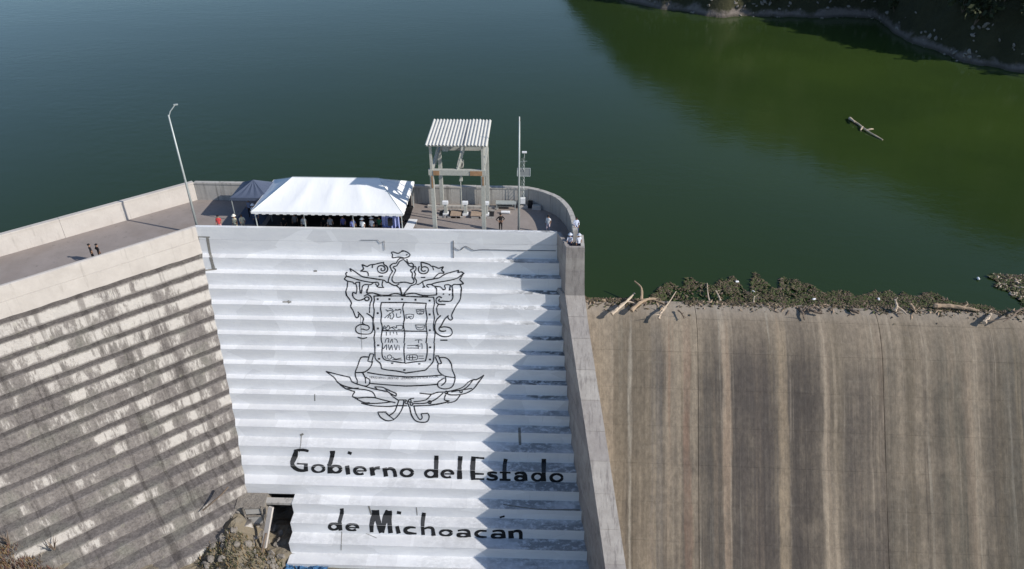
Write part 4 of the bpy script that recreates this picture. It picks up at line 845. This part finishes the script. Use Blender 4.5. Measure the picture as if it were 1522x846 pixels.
# chairs and gear under the right end of the marquee
lab = ['leftmost black folding chair under the right end of the marquee', 'black folding chair under the marquee, second from the lilac drape', 'black folding chair under the marquee, nearest the white folding table']
def chair():
    t = thing('folding_chair', lab[0], 'chair', (0, 0, 0), 0, 'black folding chairs under the marquee')
    MB().box((0, 0, .45), (.42, .42, .04)).build('seat', M['blk'], t); MB().box((0, .2, .75), (.42, .03, .3)).build('backrest', M['blk'], t)
    for sx in (-.19, .19):
        for sy in (-.17, .2): MB().tube([(sx, sy, 0), (sx, sy, .45 if sy < 0 else .88)], .014, 5).build('leg', M['galv'], t)
    return t
c0 = chair()
for i, (x, y, rz) in enumerate(((-13.3 + 1.95, 56.6, .5), (-12.6 + 1.9, 0, 0), (-11.9, 57.2, -.4))):
    if i == 1: x, y, rz = -11.75, 56.35, 2.6
    if i == 0: c0.location = (-11.3, 56.25, 0); c0.rotation_euler[2] = .5; continue
    c = c0.copy(); COL.objects.link(c); c['label'] = lab[i]; c.location = (x, y, 0); c.rotation_euler[2] = rz
    for ch in list(c0.children): d = ch.copy(); COL.objects.link(d); d.parent = c
t = thing('loudspeaker', 'black loudspeaker on a stand at the front right corner of the marquee', 'loudspeaker', (-12.3, 56.0, 0))
MB().box((0, 0, 1.45), (.38, .36, .62), taper=.92).build('cabinet', M['blk'], t); MB().tube([(0, 0, .1), (0, 0, 1.15)], .025, 6).build('stand', M['blk'], t)
for a in (0, 2.1, 4.2): MB().tube([(0, 0, .5), (.4 * math.cos(a), .4 * math.sin(a), .02)], .015, 5).build('leg', M['blk'], t)

# cables and fittings on the white wall
def on_wall(P, y=Y0 - .05): return [tuple(aty(u, v, y)) for u, v in P]
simple('wall_cable', MB().tube(smooth_line(on_wall([(675, 368), (684, 372), (692, 366), (704, 372), (718, 371), (760, 372), (826, 373)]), 3), .028, 5), M['cable'], 'thin grey cable running across the top of the white wall to the right', 'cable')
simple('wall_conduit', MB().tube(on_wall([(674, 358), (674, 384)]), .035, 5), M['cable'], 'short upright conduit at the left end of the white wall cable', 'conduit')
simple('wall_conduit', MB().tube(on_wall([(536, 357), (562, 357), (566, 362), (571, 358), (572, 372)]), .02, 5), M['cable'], 'thin bent conduit on the white wall above the painted crest', 'conduit')

# ------------------------------------------------------------------ people
def body_mesh(pose):
    # joints in metres, facing -y
    J = {'pel': (0, 0, .94), 'wst': (0, 0, 1.08), 'cst': (0, .01, 1.32), 'nck': (0, .01, 1.49), 'hd': (0, -.02, 1.58), 'top': (0, -.01, 1.70)}
    if pose == 'sit': dz = -.47
    else: dz = 0
    sp_ = {'stand': ((.22, .02, 1.15), (.24, -.06, .90)), 'hips': ((.38, .08, 1.16), (.17, -.06, 1.02)), 'sit': ((.24, -.08, 1.15), (.16, -.32, 1.08)), 'lean': ((.22, -.16, 1.18), (.17, -.40, 1.20))}[pose]
    V = []; Rr = []; E = []; idx = {}
    def add(k, p, r, par=None):
        idx[k] = len(V); V.append((p[0], p[1], p[2] + dz)); Rr.append(r)
        if par is not None: E.append((idx[par], idx[k]))
    lean = -.16 if pose == 'lean' else 0
    add('pel', J['pel'], (.155, .115)); add('wst', (0, lean * .3, 1.08), (.14, .10), 'pel'); add('cst', (0, .01 + lean * .8, 1.33), (.165, .115), 'wst'); add('nck', (0, .01 + lean, 1.49), (.06, .06), 'cst')
    add('hd', (0, -.01 + lean, 1.575), (.085, .095), 'nck'); add('top', (0, -.005 + lean, 1.69), (.07, .085), 'hd')
    for s in (-1, 1):
        k = 'L' if s < 0 else 'R'; add('sh' + k, (s * .17, .01 + lean * .9, 1.42), (.062, .062), 'cst')
        e, h = sp_; ad = .05 * (s > 0) if pose == 'stand' else 0
        add('el' + k, (s * e[0], e[1] + lean, e[2] + ad), (.045, .045), 'sh' + k); add('wr' + k, (s * h[0], h[1] + lean, h[2] + ad * 3), (.032, .032), 'el' + k); add('hn' + k, (s * (h[0] + (.0 if pose != 'hips' else -.03)), h[1] - .04 + lean, h[2] - .08 + ad * 3), (.038, .022), 'wr' + k)
        if pose == 'sit': add('hp' + k, (s * .09, -.03, .90), (.095, .095), 'pel'); add('kn' + k, (s * .12, -.45, .93), (.065, .065), 'hp' + k); add('an' + k, (s * .12, -.42, .53), (.042, .045), 'kn' + k); add('ft' + k, (s * .13, -.58, .50), (.045, .035), 'an' + k)
        else: st = .05 * s; add('hp' + k, (s * .09, 0, .86), (.095, .095), 'pel'); add('kn' + k, (s * .11, -.02 + st, .49), (.062, .062), 'hp' + k); add('an' + k, (s * .12, .02 + st * 1.5, .09), (.042, .045), 'kn' + k); add('ft' + k, (s * .13, -.13 + st * 1.5, .04), (.045, .032), 'an' + k)
    me = bpy.data.meshes.new('body'); me.from_pydata(V, E, []); o = bpy.data.objects.new('body', me); COL.objects.link(o)
    md = o.modifiers.new('s', 'SKIN'); md.use_smooth_shade = True; sv = me.skin_vertices[0].data
    for i, r in enumerate(Rr): sv[i].radius = r; sv[i].use_root = (i == 0)
    ss = o.modifiers.new('u', 'SUBSURF'); ss.levels = 1
    dg = bpy.context.evaluated_depsgraph_get(); m2 = bpy.data.meshes.new_from_object(o.evaluated_get(dg)); bpy.data.objects.remove(o); bpy.data.meshes.remove(me); m2.materials.clear()
    hand = [Vector(V[idx['wr' + k]]) for k in 'LR']; elb = [Vector(V[idx['el' + k]]) for k in 'LR']
    for p in m2.polygons:
        c = p.center; z = c.z - dz
        if z > 1.49: i = 0
        elif min((c - h).length for h in hand) < .13 or (abs(c.x) > .19 and min((c - e).length for e in elb) < .07 and pose != 'hips'): i = 0
        elif z > .97 or (abs(c.x) > .2 and z > .8): i = 1
        elif (z < .10 and pose != 'sit') or (pose == 'sit' and z < .57): i = 3
        else: i = 2
        p.material_index = i; p.use_smooth = True
    return m2
BM = {p: body_mesh(p) for p in ('stand', 'hips', 'sit', 'lean')}
HEADZ = {'stand': (1.655, 0), 'hips': (1.655, 0), 'sit': (1.185, 0), 'lean': (1.655, -.16)}
cloth = {}
def cm(c):
    if c not in cloth: cloth[c] = flat('fabric_%d' % len(cloth), c, .85, 0, .1)
    return cloth[c]
def ico(r, sub=1, sx=1, sy=1, sz=1, cut=None):
    bm = bmesh.new(); bmesh.ops.create_icosphere(bm, subdivisions=sub, radius=r)
    for v in bm.verts: v.co = Vector((v.co.x * sx, v.co.y * sy, v.co.z * sz if (cut is None or v.co.z > cut) else cut))
    me = bpy.data.meshes.new('m'); bm.to_mesh(me); bm.free(); return me
hair_me = ico(.108, 2, 1, 1.08, 1.0, -.02); hat_me = None
mb = MB(); P = []
for r, z in ((.20, 0), (.19, .01), (.115, .02), (.10, .12), (.05, .15)): P += [(r * math.cos(2 * math.pi * k / 14), r * math.sin(2 * math.pi * k / 14), z) for k in range(14)]
F = [(a * 14 + k, a * 14 + (k + 1) % 14, (a + 1) * 14 + (k + 1) % 14, (a + 1) * 14 + k) for a in range(4) for k in range(14)] + [tuple(range(56, 70))]; hat_me = meshof('hat', P, F, None, True)
nose_me = ico(.018, 1, .8, 1.2, 1.4)
def person(x, y, rz, pose, shirt, trousers, label, hat=None, z=0, group=None, sc=1.0):
    t = thing('person', label, 'person', (x, y, z), rz, group); t.scale = (sc,) * 3
    me = BM[pose].copy()
    for m in (M['skin'], cm(shirt), cm(trousers), cm((.03, .025, .02))): me.materials.append(m)
    link('body', me, None, t); hz_, hy = HEADZ[pose]
    if hat: h = link('hat', hat_me.copy(), cm(hat), t); h.location = (0, hy, hz_ + .05)
    h = link('hair', hair_me.copy(), M['hair'], t); h.location = (0, hy + .018, hz_ + .0); h.scale = (1, 1, 1)
    n_ = link('nose', nose_me.copy(), M['skin'], t); n_.location = (0, hy - .115, hz_ - .06)
BK, WH, NV = (.012, .011, .012), (.80, .80, .80), (.03, .045, .12)
pA = atz(141, 390, 0); pB = atz(152, 390, 0)
person(pA[0], pA[1], 2.2, 'hips', BK, BK, 'person in black with elbows out, left of the pair on the left walkway')
person(pB[0], pB[1], 2.4, 'hips', BK, (.02, .018, .02), 'person in black on the right of the pair on the left walkway')
person(-2.9, 57.3, .3, 'hips', BK, BK, 'person in black standing between the hoist tower and the light pole')
person(1.25, 57.1, -.4, 'stand', (.72, .70, .70), (.62, .50, .52), 'person in pale clothes standing at the edge of the parapet shadow')
person(3.05, 53.95, -.2, 'lean', (.50, .53, .64), NV, 'person in white and navy leaning at the left corner of the pier end', (.55, .58, .66))
person(3.75, 53.75, .3, 'stand', (.58, .60, .68), (.05, .06, .12), 'person in a white shirt at the right corner of the pier end', (.50, .52, .58))
person(3.55, 55.2, .1, 'sit', (.62, .66, .80), NV, 'person in grey blue sitting on the end of the curved parapet', None, 1.3 - .0)
person(3.45, 54.55, .5, 'stand', (.66, .70, .82), (.03, .04, .09), 'person in light blue behind the pair at the pier end')
person(-27.3, 56.15, .1, 'stand', (.55, .06, .06), (.60, .35, .35), 'person in a red shirt by the left end of the white wall')
person(-25.9, 56.2, -.3, 'stand', (.62, .56, .40), (.55, .50, .36), 'person in beige with a pale hat, right of the one in red', (.80, .76, .64))
person(-25.4, 56.5, .5, 'lean', (.60, .55, .42), (.50, .46, .35), 'person in beige bending close behind the one with the pale hat')
person(-24.95, 58.3, .2, 'stand', (.62, .65, .72), (.02, .05, .12), 'person with a white cap and grey blue shirt at the front of the dark canopy', (.85, .85, .88))
person(-25.7, 59.3, -.2, 'stand', (.20, .23, .34), BK, 'person in slate blue under the left side of the dark canopy')
person(-24.4, 59.6, .0, 'stand', BK, BK, 'person in black with a large white hat under the dark canopy', (.85, .85, .86), sc=1.03)
person(-24.4, 57.2, .1, 'stand', (.03, .07, .16), (.02, .03, .06), 'person in navy standing between the canopy and the marquee')
tp = [(-21.9, 57.0, 'sit', BK, 'seated person in black nearest the left end under the marquee', None), (-20.8, 56.7, 'stand', (.10, .10, .11), 'person in charcoal standing under the left half of the marquee', None), (-19.9, 56.3, 'stand', (.35, .36, .38), 'person in a grey shirt standing under the left part of the marquee', None),
      (-18.4, 57.1, 'sit', BK, 'seated person in black under the middle of the marquee', None), (-17.6, 56.3, 'stand', (.22, .22, .25), 'person in dark grey standing under the middle of the marquee', None), (-16.5, 56.4, 'stand', (.07, .07, .20), 'person in indigo standing under the marquee', None),
      (-15.55, 56.0, 'stand', (.22, .25, .55), 'person in a blue shirt, left of the two in white, under the marquee', None), (-14.72, 55.95, 'stand', (.85, .85, .85), 'person all in white standing at the front edge of the marquee', (.85, .85, .85)), (-13.95, 56.15, 'stand', (.60, .61, .65), 'person in pale grey right of the one all in white', (.62, .62, .64)),
      (-13.35, 56.4, 'stand', (.02, .10, .05), 'person in dark green beside the lilac drape', None), (-11.6, 56.9, 'hips', BK, 'person in black at the right end of the marquee near the table', None), (-12.0, 57.6, 'stand', (.45, .38, .42), 'person in dusty pink at the right end of the marquee', None)]
for x, y, ps, c, lb, hat in tp:
    person(x, y, random.uniform(-.4, .4), ps, c, BK if c != (.85, .85, .85) else (.8, .8, .8), lb, hat, 0)
    if ps == 'sit':
        c = c0.copy(); COL.objects.link(c); c['label'] = 'black folding chair under the ' + lb.replace('seated ', ''); c.location = (x, y + .02, 0); c.rotation_euler[2] = 0
        for ch in list(c0.children): d = ch.copy(); COL.objects.link(d); d.parent = c

# ------------------------------------------------------------------ driftwood and floating debris
def log(P, r, mat, label, branches=(), name='driftwood_log', cat='driftwood', n=8):
    r *= .78; mb = MB(); Q = smooth_line(P, 4); m = len(Q)
    rr_ = [r * (1 - .55 * i / (m - 1)) * (1 + .12 * math.sin(i * 2.1)) for i in range(m)]; mb.tube(Q, rr_, n, 0, .20); o = tag(mb.build(name, mat, None, False), label, cat)
    if name == 'driftwood_log':
        for k_ in range(3):
            q = Q[random.randrange(2, m - 1)]; g = Vector((random.uniform(-1, 1), random.uniform(-.7, .7), random.uniform(.1, .6))); L_ = random.uniform(.35, .9); m3 = MB()
            m3.tube([q, q + g * L_ * .5 + Vector((.05, 0, .03)), q + g * L_], [r * .32, r * .2, r * .08], 5, 0, .15); m3.build('branch', mat, o)
    for b, rb2 in branches:
        m2 = MB(); Q = smooth_line(b, 3); m2.tube(Q, [.8 * rb2 * (1 - .6 * i / (len(Q) - 1)) for i in range(len(Q))], 6, 0, .1); m2.build('branch', mat, o)
    return o
def pz(L): return [tuple(atz(u, v, z)) for u, v, z in L]
log(pz([(909, 467, -5.1), (918, 459, -4.85), (930, 449, -4.75), (943, 436, -4.7)]), .22, M['wood'], 'pale bleached log leaning over the crest nearest the dividing wall', [(pz([(932, 448, -4.8), (941, 450, -4.9), (947, 454, -5.0)]), .1)])
log(pz([(938, 462, -5.0), (950, 451, -4.8), (962, 445, -4.8), (978, 444, -4.9)]), .24, M['woodo'], 'tan forked log on the crest with a raised branch', [(pz([(953, 446, -4.8), (954, 434, -4.3), (952, 426, -4.0), (943, 418, -3.8)]), .17), (pz([(970, 445, -4.9), (984, 450, -5.0), (990, 456, -5.1)]), .1)])
log(pz([(979, 474, -5.25), (982, 466, -5.0), (990, 457, -4.9)]), .16, M['wood'], 'short pale branch standing over the crest right of the forked log', [(pz([(984, 462, -4.9), (994, 450, -4.9), (1005, 433, -5.2)]), .09)])
log(pz([(1055, 449, -5.2), (1052, 436, -5.1), (1051, 421, -5.2)]), .09, M['wood'], 'thin upright grey stick at the left end of the floating mat')
log(pz([(1071, 447, -5.1), (1068, 440, -5.0), (1064, 432, -5.1)]), .12, M['wood'], 'short pale stick just right of the thin upright one')
log(pz([(1120, 450, -5.1), (1121, 440, -4.9)]), .08, M['wood'], 'small post-like stick on the crest below the middle of the mat')
log(pz([(1188, 458, -5.1), (1193, 466, -5.1), (1196, 476, -5.4)]), .16, M['woodd'], 'dark rotten branch hanging down the spillway from the crest', [(pz([(1194, 462, -5.1), (1210, 456, -5.0), (1222, 463, -5.1)]), .11)])
log(pz([(1203, 460, -5.0), (1212, 464, -4.95), (1222, 466, -5.0)]), .2, M['woodd'], 'dark stubby log on the crest right of the hanging branch')
log(pz([(1264, 460, -5.0), (1270, 463, -4.95), (1277, 466, -5.0)]), .22, M['woodd'], 'dark block of wood alone on the crest')
log(pz([(1330, 462, -4.9), (1333, 454, -4.5), (1330, 445, -4.3)]), .2, M['wood'], 'pale stump standing up out of the mat at the crest', [(pz([(1333, 456, -4.7), (1342, 462, -4.8), (1348, 468, -4.9)]), .15)])
log(pz([(1353, 452, -4.8), (1358, 458, -4.9), (1361, 466, -5.0)]), .16, M['woodo'], 'short brown branch beside the pale stump')
log(pz([(1388, 455, -4.9), (1412, 455, -4.8), (1435, 458, -4.8), (1455, 462, -4.9)]), .27, M['woodo'], 'long thick brown trunk lying along the crest to the right', [(pz([(1430, 457, -4.8), (1438, 452, -4.6), (1436, 448, -4.5)]), .12)])
log(pz([(1463, 480, -5.1), (1468, 473, -5.0), (1473, 466, -4.95)]), .24, M['wood'], 'short pale cut log on the crest near the right edge')
log(pz([(1522, 458, -4.7), (1512, 463, -4.6), (1505, 470, -4.6), (1492, 478, -4.8)]), .12, M['woodd'], 'dark curved branch shape added for a shadow over the crest at the right edge', [(pz([(1502, 472, -4.6), (1480, 476, -4.9), (1462, 478, -5.0)]), .07)])  # dark wood curve laid in for a shadow on the crest
log(pz([(1008, 461, -5.1), (1014, 467, -5.2), (1017, 474, -5.4)]), .10, M['woodd'], 'small dark twig on the crest between the pale branch and the mat')
log(pz([(1263, 176, -5.3), (1275, 184, -5.25), (1290, 195, -5.2), (1312, 208, -5.35)]), .20, M['wood'], 'grey log floating alone far out on the green water', [(pz([(1288, 194, -5.2), (1294, 192, -5.0), (1298, 192, -5.1)]), .2), (pz([(1282, 189, -5.2), (1279, 194, -5.3)]), .2), (pz([(1263, 176, -5.25), (1270, 181, -5.0)]), .28)], 'floating_log', 'log')
# gravel-like bark and litter lying on the crest
def scatter(name, mats, region, n, smin, smax, label, zf, cat, seed, flatness=.5, long=1.):
    rnd = random.Random(seed); mb = MB(); c = 0; tries = 0
    while c < n and tries < n * 30:
        tries += 1; q = region(rnd)
        if q is None: continue
        x, y = q; s = rnd.uniform(smin, smax); z = zf(x, y) + s * .15 + rnd.random() * .05; a = rnd.random() * 6.28; L = s * (1 + rnd.random() * (long - 1)) * (2.2 if rnd.random() < .3 else 1)
        u = Vector((math.cos(a), math.sin(a), rnd.uniform(-flatness, flatness))).normalized() * L / 2; v = Vector((-math.sin(a), math.cos(a), rnd.uniform(-flatness, flatness))).normalized() * s / 2; h = Vector((0, 0, s * rnd.uniform(.12, .4)))
        p = Vector((x, y, z)); mi = min(int(rnd.random() ** 1.2 * len(mats)), len(mats) - 1)
        mb.add([p - u, p - v, p + u, p + v, p + h], [(0, 1, 4), (1, 2, 4), (2, 3, 4), (3, 0, 4)], mi); c += 1
    return tag(mb.build(name, mats), label, cat, None, 'stuff')
def mat_region(rnd):
    x = rnd.uniform(10.5, 40); edge = 55.0 - (x - 5) * .022
    wd = np.interp(x, [10.5, 11.5, 14, 15, 18.3, 19.3, 20.8, 24, 27, 33, 36, 40], [.0, 4.2, 5.0, 3.6, 6.0, 3.2, 4.4, 4.0, 3.4, 3.3, 2.0, .3]) * (.78 + .6 * mnoise.noise(Vector((x * .9, 4.4, 0))))
    y = edge + rnd.random() * max(wd, 0)
    if 11.8 < x < 17.3 and y < edge + 1.9 + .5 * math.sin(x * 3): return None if rnd.random() < .93 else (x, y)
    if mnoise.noise(Vector((x * 1.3, y * 1.3, 8.))) < -.12 + .15 * (y - edge) / 5: return None if rnd.random() < .8 else (x, y)
    return x, y
scatter('floating_plant_mat', [M['leafb'], M['leafg'], M['leafb'], M['leafg'], M['leafb'], M['leafg'], M['woodd']], mat_region, 14000, .08, .30, 'ragged brown green mat of floating plants along the spillway crest', lambda x, y: WZ + .02, 'floating mat', 3)
def mat2(rnd):
    x = rnd.uniform(41, 62); y = rnd.uniform(54.2, 61.5)
    e = 42.6 + 1.4 * mnoise.noise(Vector((0, y * .8, 1.))) + (.12 * (59 - y)); 
    return (x, y) if x > e and y < 60.3 + .8 * mnoise.noise(Vector((x * .7, 0, 3))) else None
scatter('floating_litter_mat', [M['leafb'], M['leafg'], M['leafg'], M['leafb'], M['leafg'], M['woodd'], M['wood']], mat2, 9500, .09, .34, 'floating mat speckled with pale litter at the right edge', lambda x, y: WZ + .02, 'floating mat', 5)
def crest_reg(rnd):
    x = rnd.uniform(4.6, 46); y = 54.75 - (x - 5) * .022 - abs(rnd.gauss(0, .55)) + .1
    d = .5 + mnoise.noise(Vector((x * .45, 0, 5.))) * .9
    if x < 9: d += .5
    return (x, y) if rnd.random() < d else None
def crz(x, y): return float(np.interp(-(y + (x - 5) * .022), [-55, -54.55, -54.1, -53.4, -52.7, -52], [-5.3, -5.15, -5.12, -5.28, -5.62, -6.1]))
scatter('crest_debris', [M['leafb'], M['woodd'], M['leafb'], M['leafg'], M['woodo']], crest_reg, 2600, .06, .22, 'broken bark, twigs and crumbs strewn along the spillway crest', crz, 'debris', 9, .4, 2.)
for i, (u, v, lb) in enumerate(((1095, 419, 'white foam block floating in the left lump of the plant mat'), (1306, 445, 'white plastic bottle floating near the pale stump'), (1120, 434, 'small white cup floating at the middle of the plant mat'), (1210, 445, 'pale bottle floating in the plant mat right of the middle'), (1454, 414, 'pale scrap floating alone left of the litter mat'))):
    p = atz(u, v, WZ + .12); o = MB().tube([(-.16, 0, 0), (-.1, 0, 0), (.12, .02, 0), (.2, .03, .02)], [.05, .11, .11, .04], 7).build('floating_bottle', M['wpl']); o.location = p; o.rotation_euler[2] = i * 1.1; tag(o, lb, 'litter', 'pale litter floating by the spillway')

# ------------------------------------------------------------------ shrubs on the far bank
def shrub_mesh(seed, leaves=70, rad=1.2):
    rnd = random.Random(seed); mb = MB()
    for k in range(4):
        a = rnd.random() * 6.28; mb.tube([(0, 0, -.3), (math.cos(a) * rad * .4, math.sin(a) * rad * .4, rad * .8)], [.06, .02], 4, 1)
    cl = [(rnd.gauss(0, rad * .42), rnd.gauss(0, rad * .42), rad * .6 + abs(rnd.gauss(0, rad * .35))) for _ in range(7)]
    for k in range(leaves):
        c = rnd.choice(cl); p = Vector((c[0] + rnd.gauss(0, rad * .2), c[1] + rnd.gauss(0, rad * .2), c[2] + rnd.gauss(0, rad * .18))); s = rnd.uniform(.12, .3) * rad
        u = Vector((rnd.gauss(0, 1), rnd.gauss(0, 1), rnd.gauss(0, .6))).normalized() * s; v = u.cross(Vector((rnd.gauss(0, 1), rnd.gauss(0, 1), rnd.gauss(0, 1)))).normalized() * s * .6
        mb.add([p - u, p + v, p + u, p - v], [(0, 1, 2, 3)])
    return mb
sm_pale = [shrub_mesh(s) for s in range(4)]; me_p = []
for i, m in enumerate(sm_pale):
    me = meshof('foliage', m.V, m.F, m.I); me.materials.append(M['bush']); me.materials.append(M['woodd']); me_p.append(me)
me_d = []
for i in range(3):
    m = shrub_mesh(40 + i, 110, 1.6); me = meshof('foliage', m.V, m.F, m.I); me.materials.append(M['bushd']); me.materials.append(M['woodd']); me_d.append(me)
rnd = random.Random(12)
def hill_pt(az, d): r = itp(RS, az) + d; return (r * math.sin(R(az)), r * math.cos(R(az)), hz(az, r))
k = 0
while k < 70:
    az = rnd.uniform(26, 38); d = rnd.uniform(4, 20); me = rnd.choice(me_p); p = hill_pt(az, d)
    o = bpy.data.objects.new('shrub', me); COL.objects.link(o); o.location = p; o.rotation_euler[2] = rnd.random() * 6; o.scale = [rnd.uniform(.7, 1.25)] * 3
    tag(o, 'pale grey green shrub dotted on the dark slope at the upper right', 'shrub', 'pale shrubs on the dark far slope'); k += 1
for k in range(210):
    az = rnd.uniform(6, 39); d = rnd.uniform(2.4, 22); me = rnd.choice(me_d); p = hill_pt(az, d)
    o = bpy.data.objects.new('shrub', me); COL.objects.link(o); o.location = p; o.rotation_euler[2] = rnd.random() * 6; o.scale = [rnd.uniform(.8, 1.7)] * 3
    tag(o, 'dark green shrub growing on the far bank above the pale rock', 'shrub', 'dark shrubs on the far bank')
# boulders along the far waterline
def rock_mesh(seed, sub=2):
    bm = bmesh.new(); bmesh.ops.create_icosphere(bm, subdivisions=sub, radius=1.)
    for v in bm.verts:
        n_ = mnoise.noise(v.co * 1.3 + Vector((seed * 3.1, 0, 0))); v.co *= 1 + .45 * n_; v.co.z *= .65
        v.co.x = round(v.co.x * 3.2) / 3.2 * .5 + v.co.x * .5
    me = bpy.data.meshes.new('rock'); bm.to_mesh(me); bm.free(); me.materials.append(M['rock']); return me
rocks = [rock_mesh(s) for s in range(5)]
for k in range(200):
    az = rnd.uniform(6, 37); d = rnd.uniform(-.8, 2.2); p = hill_pt(az, d)
    o = bpy.data.objects.new('boulder', rnd.choice(rocks)); COL.objects.link(o); o.location = (p[0], p[1], p[2] + .1); s = rnd.uniform(.12, .42); o.scale = (s * 1.3, s, s * .9); o.rotation_euler = (rnd.random(), rnd.random(), rnd.random() * 6)
    tag(o, 'pale boulder at the waterline of the far bank', 'boulder', 'boulders along the far waterline')

# ------------------------------------------------------------------ rubble corner at the foot of the walls
rub = random.Random(4)
for k in range(70):
    x = rub.uniform(-27, -20.6); y = rub.uniform(37.4, 43.6)
    if x > -21.6 and y > 41.2: continue
    s = rub.uniform(.10, .34); o = bpy.data.objects.new('rubble_block', rub.choice(rocks)); COL.objects.link(o); o.location = (x, y, gz(x, y) + s * .2); o.scale = (s * 1.2, s, s); o.rotation_euler = (rub.random() * .8, rub.random() * .8, rub.random() * 6)
    tag(o, 'broken concrete block in the rubble where the grey and white walls meet', 'rubble', 'rubble below the dark recess')
ab = thing('broken_abutment', 'broken concrete stub with two framed panels left of the dark recess', 'concrete stub')
MB().box((-24.15, 43.75, -21.0), (2.5, 2.2, 3.1), rz=.1).build('stub_body', M['rock'], ab)
mb = MB(); mb.box((-23.75, 42.58, -19.72), (1.3, .10, .75), rz=.1); mb.build('panel', M['par'], ab); mb = MB(); mb.box((-23.7, 42.55, -20.85), (1.15, .12, .85), rz=.1); mb.build('panel', M['par'], ab)
f = MB()
for zc in (-19.3, -20.35, -21.35): f.box((-23.75, 42.5, zc), (1.6, .14, .10), rz=.1)
for xc in (-24.5, -23.0): f.box((xc, 42.52 + (xc + 23.75) * .1, -20.35), (.1, .14, 2.2))
f.build('panel_frame', M['rock'], ab)
tag(MB().bar((-22.15, 42.7, -19.35), (-22.75, 40.9, -22.4), .42, .22).build('leaning_slab', M['pale']), 'narrow pale slab leaning in front of the dark recess', 'slab')
log([(-22.4, 41.2, -20.9), (-22.6, 40.2, -22.0), (-22.0, 38.9, -22.3), (-21.5, 38.0, -22.6)], .12, M['woodd'], 'dark bent pipe among the rubble below the leaning slab', (), 'bent_pipe', 'pipe')
tag(MB().tube(smooth_line([(-27.35, 41.35, -18.4), (-26.6, 41.7, -17.85), (-25.9, 42.3, -17.45), (-25.5, 42.9, -17.2)], 4), .07, 6).build('hanging_branch', M['woodd']), 'dark curved branch lying on the lower steps of the grey wall', 'branch')
# crumpled blue netting
mb = MB(); V = []; F = []; nx_, ny_ = 44, 20
for i in range(nx_ + 1):
    for j in range(ny_ + 1):
        x = -20.6 + 3.6 * i / nx_; y = 38.6 + 1.5 * j / ny_; V.append((x + .15 * mnoise.noise(Vector((x * 3, y * 3, 1))), y, gz(x, y) + .2 + .3 * mnoise.fractal(Vector((x * 1.6, y * 1.6, 5)), .8, 2.1, 4)))
for i in range(nx_):
    for j in range(ny_):
        if mnoise.noise(Vector((i * .17, j * .22, 9))) > -.28: F.append((i * (ny_ + 1) + j, (i + 1) * (ny_ + 1) + j, (i + 1) * (ny_ + 1) + j + 1, i * (ny_ + 1) + j + 1))
tag(link('blue_netting', meshof('blue_netting', V, F), M['tarp']), 'crumpled blue netting at the foot of the white wall', 'netting')
# dry weeds at the lower left
def weeds(name, cx, cy, rx, ry, n, mats, label, seed, h=(.25, .9), cat='weeds'):
    r = random.Random(seed); mb = MB()
    for k in range(n):
        a = r.random() * 6.28; q = math.sqrt(r.random()); x = cx + rx * q * math.cos(a); y = cy + ry * q * math.sin(a); z = gz(x, y) - .05; hh = r.uniform(*h); b = r.random() * 6.28; w_ = r.uniform(.012, .04)
        t = Vector((x + r.gauss(0, .3) * hh, y + r.gauss(0, .3) * hh, z + hh)); s = Vector((math.cos(b), math.sin(b), 0)) * w_; p = Vector((x, y, z)); m = p.lerp(t, .5) + Vector((0, 0, .1))
        mb.add([p - s, p + s, m + s, m - s, t], [(0, 1, 2, 3), (3, 2, 4)], r.randrange(len(mats)))
    return tag(mb.build(name, mats), label, cat, None, 'stuff')
weeds('dry_weeds', -39.5, 33.6, 4.5, 1.9, 5200, [M['dry'], M['dryr'], M['rock']], 'dry orange and reddish weeds at the foot of the grey wall, lower left', 2)
weeds('dry_weeds', -24., 39.0, 3.4, 2.0, 1500, [M['dry'], M['bushd'], M['bush']], 'thin dry weeds among the rubble in the corner', 6, (.15, .5))
for i, (u, v, z, lb) in enumerate(((13, 806, -15.2, 'small black dead bush at the far lower left'), (80, 815, -16.6, 'small black dead bush on the lower steps of the grey wall'))):
    p = atz(u, v, z); r = random.Random(i); mb = MB()
    for k in range(9):
        a = r.random() * 6.28; mb.tube([(0, 0, -.2), (math.cos(a) * .2, math.sin(a) * .2, .4), (math.cos(a) * .45, math.sin(a) * .45, .6 + r.random() * .4)], [.05, .035, .01], 4)
    o = mb.build('dead_bush', M['woodd']); o.location = p; tag(o, lb, 'dead bush')
